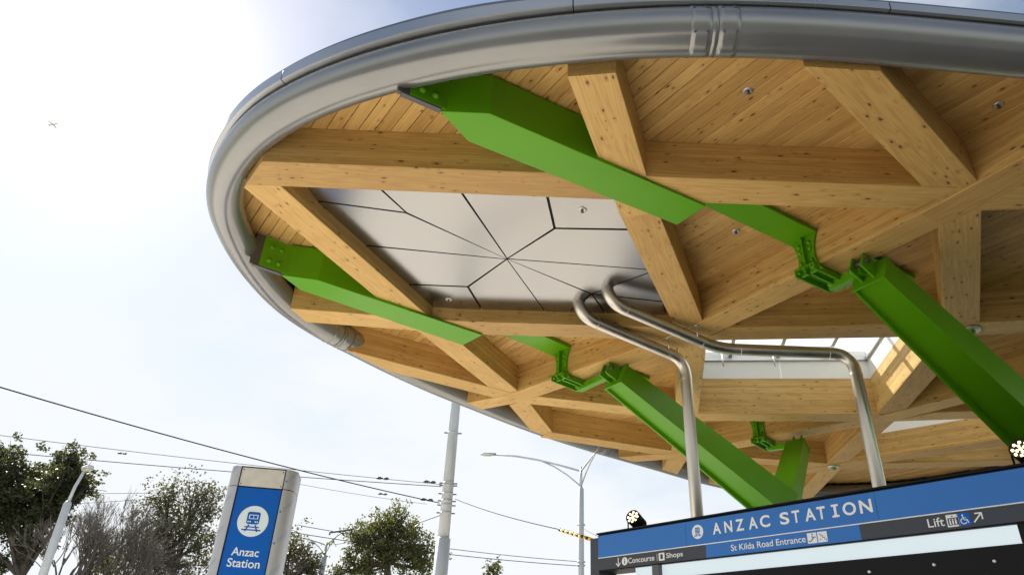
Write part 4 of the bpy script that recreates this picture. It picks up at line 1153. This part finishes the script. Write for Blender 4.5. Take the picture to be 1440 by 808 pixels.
# wires to the tram pole at 18 m
wire_px('heaviest overhead wire, slanting from the upper left down to the tram pole', (-60, 526), (618, 706.5), 17.8, 0.016, 0.10)
wire_px('upper thin wire of the pair from gum treetop to tram pole', (-60, 604), (621, 680.5), 17.8, 0.0085, 0.05)
wire_px('lower thicker wire of the pair from gum treetop to tram pole', (-60, 629), (621, 683.5), 17.8, 0.012, 0.05)
wire_px('pale wire crossing the middle of the gum tree crown', (-60, 636), (150, 690), 40.0, 0.02, 0.2)
wire_px('wire crossing the gum tree behind the single lamp, upper', (-60, 688), (290, 690), 46.0, 0.02, 0.2)
wire_px('wire crossing the gum tree behind the single lamp, lower', (-60, 712), (290, 694), 46.0, 0.02, 0.2)
wire_px('thin wire from the tram pole down toward the striped cable cover', (640, 701), (788, 744), 12.0, 0.009, 0.05, 17.8)
wire_px('upper of two wires right of the tram pole ending at the double lamp', (420, 738), (815, 789), 26.8, 0.014, 0.12)
wire_px('lower of two wires right of the tram pole ending at the double lamp', (400, 746), (815, 795), 26.8, 0.016, 0.12)
wire_px('slack pale cable from the tram pole into the leafy tree', (470, 765), (619, 724), 17.8, 0.012, 0.1, 30.0)
wire_px('upper stay wire from the double lamp to the end of the sign', (818, 740), (846, 756), 9.6, 0.005, 0.02, 26.8)
wire_px('faint thin wire just under the totem top crossing to the tram pole', (380, 672), (600, 708), 24.0, 0.008, 0.05)
# insulators
for px, py, dd, q in ((538, 672, 17.9, 'short insulator on the upper tram pole wire'), (604, 677, 17.9, 'short insulator on the upper wire close to the tram pole'), (600, 702, 17.9, 'short insulator on the heavy slanting wire close to the tram pole'), (538, 694, 24.0, 'short insulator hanging free left of the tram pole'), (172, 637, 24.0, 'loop insulator above the bare tree')):
    p = at_y(px, py, dd); d = Vector((1, -0.02, -0.03)).normalized(); M_ = frame(p, d)
    o = disc_lathe('wire_insulator', [(0.012, -0.16), (0.035, -0.12), (0.035, -0.04), (0.02, -0.03), (0.02, 0.03), (0.035, 0.04), (0.035, 0.12), (0.012, 0.16)], GREYST, None, M_ @ Matrix.Rotation(math.pi / 2, 4, 'Y'), 10)
    tag(o, q, 'insulator', 'wire insulators')
# striped cable cover
a = at_y(787, 744, 12.0); b = at_y(832, 758, 11.0); d = b - a
tg = empty('cable_cover', a); tag(tg, 'yellow and black striped cable cover left of the entrance sign', 'cable cover')
for k in range(14):
    tube('stripe', [a + d * (k / 14), a + d * ((k + 1) / 14)], 0.027, YEL if k % 2 else BLACK, tg, 10)
# signal arm on the wires
p0, p1 = at_y(464, 748, 38), at_y(494, 744, 38)
o = tube('overhead_signal', [p0 + Vector((0, 0, -0.12)), p0, p1, p1 + Vector((0, 0, 0.06))], 0.05, GREYST, None, 8); tag(o, 'dark bracket arm on the wires left of the leafy tree', 'bracket arm')

# ------------------------------------------------------------------ trees
def limb(V, Fc, p0, p1, r0, r1, bend, seg=6, n=6):
    pts = []; rad = []
    off = Vector((random.uniform(-1, 1), random.uniform(-1, 1), random.uniform(-0.3, 0.6))) * bend
    for k in range(n + 1):
        t = k / n; pts.append(p0.lerp(p1, t) + off * math.sin(math.pi * t)); rad.append(r0 + (r1 - r0) * t)
    v, f = tube_geo(pts, rad, seg, False); b = len(V); V += v; Fc += [tuple(i + b for i in q) for q in f]
    return pts
def leaf_quads(V, Fc, c, n, rad, size, droop=0.3):
    for _ in range(n):
        u = Vector((random.gauss(0, 1), random.gauss(0, 1), random.gauss(0, 1))).normalized() * (random.random() ** 0.45)
        p = c + Vector((u.x * rad.x, u.y * rad.y, u.z * rad.z))
        d = Vector((random.gauss(0, 1), random.gauss(0, 1), random.gauss(-droop, 0.8))).normalized()
        n_ = d.cross(Vector((random.gauss(0, 1), random.gauss(0, 1), random.gauss(0, 1)))).normalized()
        s = size * random.uniform(0.6, 1.3); w_ = s * 0.34; b = len(V)
        V += [p, p + d * s * 0.5 + n_ * w_, p + d * s, p + d * s * 0.5 - n_ * w_]
        Fc.append((b, b + 1, b + 2, b + 3))
def clump_tree(name, label, base_px, dist, fork_py, clumps, leafm, barkm, dens, size, trunk_r, twig=5, holes=1.0, kr=1.4):
    """clumps: (px, py, radius_px, depth offset m)."""
    f_ = at_y(*base_px, dist); f0 = Vector((f_.x, f_.y, 0)); fork = at_y(base_px[0], fork_py, dist)
    e = empty(name, f0); tag(e, label, 'tree', 'park trees behind the station')
    TV, TF, LV, LF = [], [], [], []
    limb(TV, TF, f0, fork, trunk_r, trunk_r * 0.72, 0.3, 8, 8)
    k_ = dist / F * kr
    for px, py, rp, dz in clumps:
        c = at_y(px, py, dist + dz); r = rp * k_
        pts = limb(TV, TF, fork, c, trunk_r * 0.42, 0.03, r * 0.35, 6, 7)
        for _ in range(twig):
            u = Vector((random.gauss(0, 1), random.gauss(0, 1), random.gauss(0.2, 0.8))).normalized()
            st_ = random.choice(pts[3:]); en = c + u * r * random.uniform(0.6, 1.0)
            limb(TV, TF, st_, en, 0.045, 0.012, r * 0.15, 4, 4)
            nleaf = int(dens * (r ** 2) / twig * 2.2)
            for _c in range(6):
                cc = st_.lerp(en, random.uniform(0.3, 1.1)) + Vector((random.gauss(0, 1), random.gauss(0, 1), random.gauss(0, 1))) * r * 0.32
                leaf_quads(LV, LF, cc, max(3, nleaf // 6), Vector((1, 1, 0.75)) * r * 0.34 * holes, size)
    mesh('trunk', TV, TF, barkm, e, None, True)
    if LV: mesh('crown', LV, LF, leafm, e)
    return e
def bare_tree(name, label, base_px, dist, height, spread, r0, barkm, depth=6, lean=(0, 0, 0), fork=0.3):
    f_ = at_y(*base_px, dist); f0 = Vector((f_.x, f_.y, 0))
    e = empty(name, f0); tag(e, label, 'tree', 'park trees behind the station')
    V, Fc = [], []
    def grow(p, d, ln, r, lev):
        q = p + d * ln
        limb(V, Fc, p, q, r, r * 0.66, ln * 0.13, 5 if lev > 2 else 4, 4)
        if lev == 0: return
        for _ in range(3 if lev > 1 else 4):
            a = Vector((random.gauss(0, 1), random.gauss(0, 1), random.gauss(0.25, 0.7)))
            nd_ = (d + a.normalized() * random.uniform(0.35, 0.75) * spread + Vector((0, 0, 0.10))).normalized()
            st_ = p.lerp(q, random.uniform(0.6, 1.0)); grow(st_, nd_, ln * random.uniform(0.6, 0.84), max(0.008, r * random.uniform(0.48, 0.64)), lev - 1)
    limb(V, Fc, f0, f0 + Vector((0, 0, height * fork)), r0, r0 * 0.85, 0.15, 8, 5)
    b = f0 + Vector((0, 0, height * fork))
    for k in range(4):
        a = k * math.pi / 2 + random.uniform(-0.4, 0.4)
        grow(b - Vector((0, 0, 0.2)), (Vector((math.cos(a) * 0.45, math.sin(a) * 0.45, 1.0)) + Vector(lean)).normalized(), height * 0.24, r0 * 0.6, depth)
    mesh('branches', V, Fc, barkm, e, None, True)
    return e
random.seed(21)
clump_tree('gum_tree', 'dense dark gum tree filling the left edge behind the lamp', (30, 808), 40.0, 812,
           [(104, 640, 18, 0), (4, 630, 15, 0), (128, 668, 15, 0), (8, 642, 18, 0), (-25, 656, 32, 2), (28, 668, 24, 0), (62, 662, 24, 1), (98, 652, 20, 0), (116, 664, 22, 1), (85, 676, 26, -1), (114, 690, 20, 0), (48, 690, 26, 1), (10, 695, 34, 0), (-20, 720, 34, 1), (25, 742, 20, 0), (46, 758, 17, 0), (68, 722, 16, 0), (85, 700, 18, 1), (2, 785, 14, 0)],
           LEAF_DK, BARK, 760, 0.16, 0.34, 7, 0.9, 1.2)
bare_tree('bare_tree', 'pale bare winter tree with fine branches right of the gum tree', (86, 815), 37.0, 11.0, 0.85, 0.26, BARKB, 6, (0.42, 0, 0.0), 0.17)
clump_tree('park_tree', 'thin grey leafed tree just left of the totem', (245, 810), 46.0, 800,
           [(215, 700, 20, 0), (240, 690, 18, 1), (275, 680, 18, 0), (292, 690, 18, 0), (300, 715, 18, 0), (250, 715, 22, 1), (225, 735, 24, 0), (270, 745, 26, 0), (295, 760, 24, 0), (240, 770, 26, 1), (205, 760, 22, 0), (185, 785, 22, 0), (265, 790, 26, 0)],
           LEAF_GY, BARK, 210, 0.16, 0.26, 9, 1.05)
bare_tree('bare_tree', 'dark bare tree tangled in front of the thin grey leafed tree', (215, 812), 43.0, 9.4, 1.15, 0.2, BARK, 5, (0.05, 0, 0.0), 0.22)
bare_tree('bare_tree', 'bare twigs reaching out from behind the totem on its right', (350, 812), 42.0, 9.2, 1.0, 0.22, BARK, 5, (0.30, 0, 0.0), 0.22)
clump_tree('park_tree', 'low leafy tree behind the right side of the totem', (405, 815), 44.0, 808,
           [(418, 768, 16, 0), (432, 780, 14, 0), (400, 785, 20, 1), (420, 798, 22, 0), (390, 765, 14, 1), (440, 800, 10, 0)],
           LEAF_GY, BARK, 280, 0.16, 0.2, 7)
clump_tree('park_tree', 'tall olive leafed tree left of the tram pole', (545, 812), 42.0, 790,
           [(550, 722, 14, 0), (562, 732, 14, 0), (540, 735, 14, 0), (575, 740, 13, 1), (520, 745, 15, 0), (500, 748, 12, 0), (535, 755, 17, 1), (560, 757, 18, 0), (585, 765, 18, 0), (598, 780, 16, 0), (515, 770, 16, 0), (540, 782, 18, 0), (570, 788, 20, 0), (595, 800, 16, 1), (500, 795, 15, 0), (480, 800, 12, 0), (470, 808, 12, 0), (515, 805, 16, 0)],
           LEAF_OL, BARK, 420, 0.15, 0.24, 7, 0.95, 1.5)
clump_tree('sapling', 'wispy treetop just showing right of the tram pole', (694, 830), 40.0, 815,
           [(690, 797, 6, 0), (696, 792, 5, 0), (700, 800, 6, 0), (688, 806, 6, 0)], LEAF_OL, BARK, 160, 0.16, 0.08, 4)
clump_tree('park_tree', 'yellow green shrub at the foot of the bare tree', (150, 815), 52.0, 806,
           [(135, 790, 16, 0), (160, 785, 18, 0), (148, 800, 18, 0), (175, 800, 14, 0)], LEAF_OL, BARK, 90, 0.22, 0.15, 6)

# ------------------------------------------------------------------ airliner
pc_ = at_y(75, 175, 1500.0); pc_ = CAM + ray(75, 175).normalized() * 2600.0
Mp = frame(pc_, (0.9, -0.25, 0.0))
air = empty('airliner', pc_); tag(air, 'tiny pale airliner crossing the sky at the upper left', 'aircraft')
tube('fuselage', [Vector((-17, 0, 0)), Vector((-15, 0, 0)), Vector((-5, 0, 0)), Vector((12, 0, 0)), Vector((17, 0, 0.3))], [0.6, 1.6, 2.0, 1.9, 0.5], PLANE, air, 10, Mp)
for s in (-1, 1):
    prism('wing', [(3, s * 1.5), (-3.5, s * 17), (-6, s * 17), (-4, s * 1.5)], -0.2, 0.2, PLANE, air, Mp)
    prism('tailplane', [(-13, s * 0.5), (-16.5, s * 6.5), (-18, s * 6.5), (-17, s * 0.5)], 0.2, 0.5, PLANE, air, Mp)
v = [(-12, -0.15, 1), (-17, -0.15, 1), (-19, -0.15, 6.5), (-16.5, -0.15, 6.5), (-12, 0.15, 1), (-17, 0.15, 1), (-19, 0.15, 6.5), (-16.5, 0.15, 6.5)]
mesh('tail_fin', v, [(0, 1, 2, 3), (4, 5, 6, 7), (0, 1, 5, 4), (1, 2, 6, 5), (2, 3, 7, 6), (3, 0, 4, 7)], PLANE, air, Mp)
print('boards', nb, 'objects', len(bpy.data.objects))
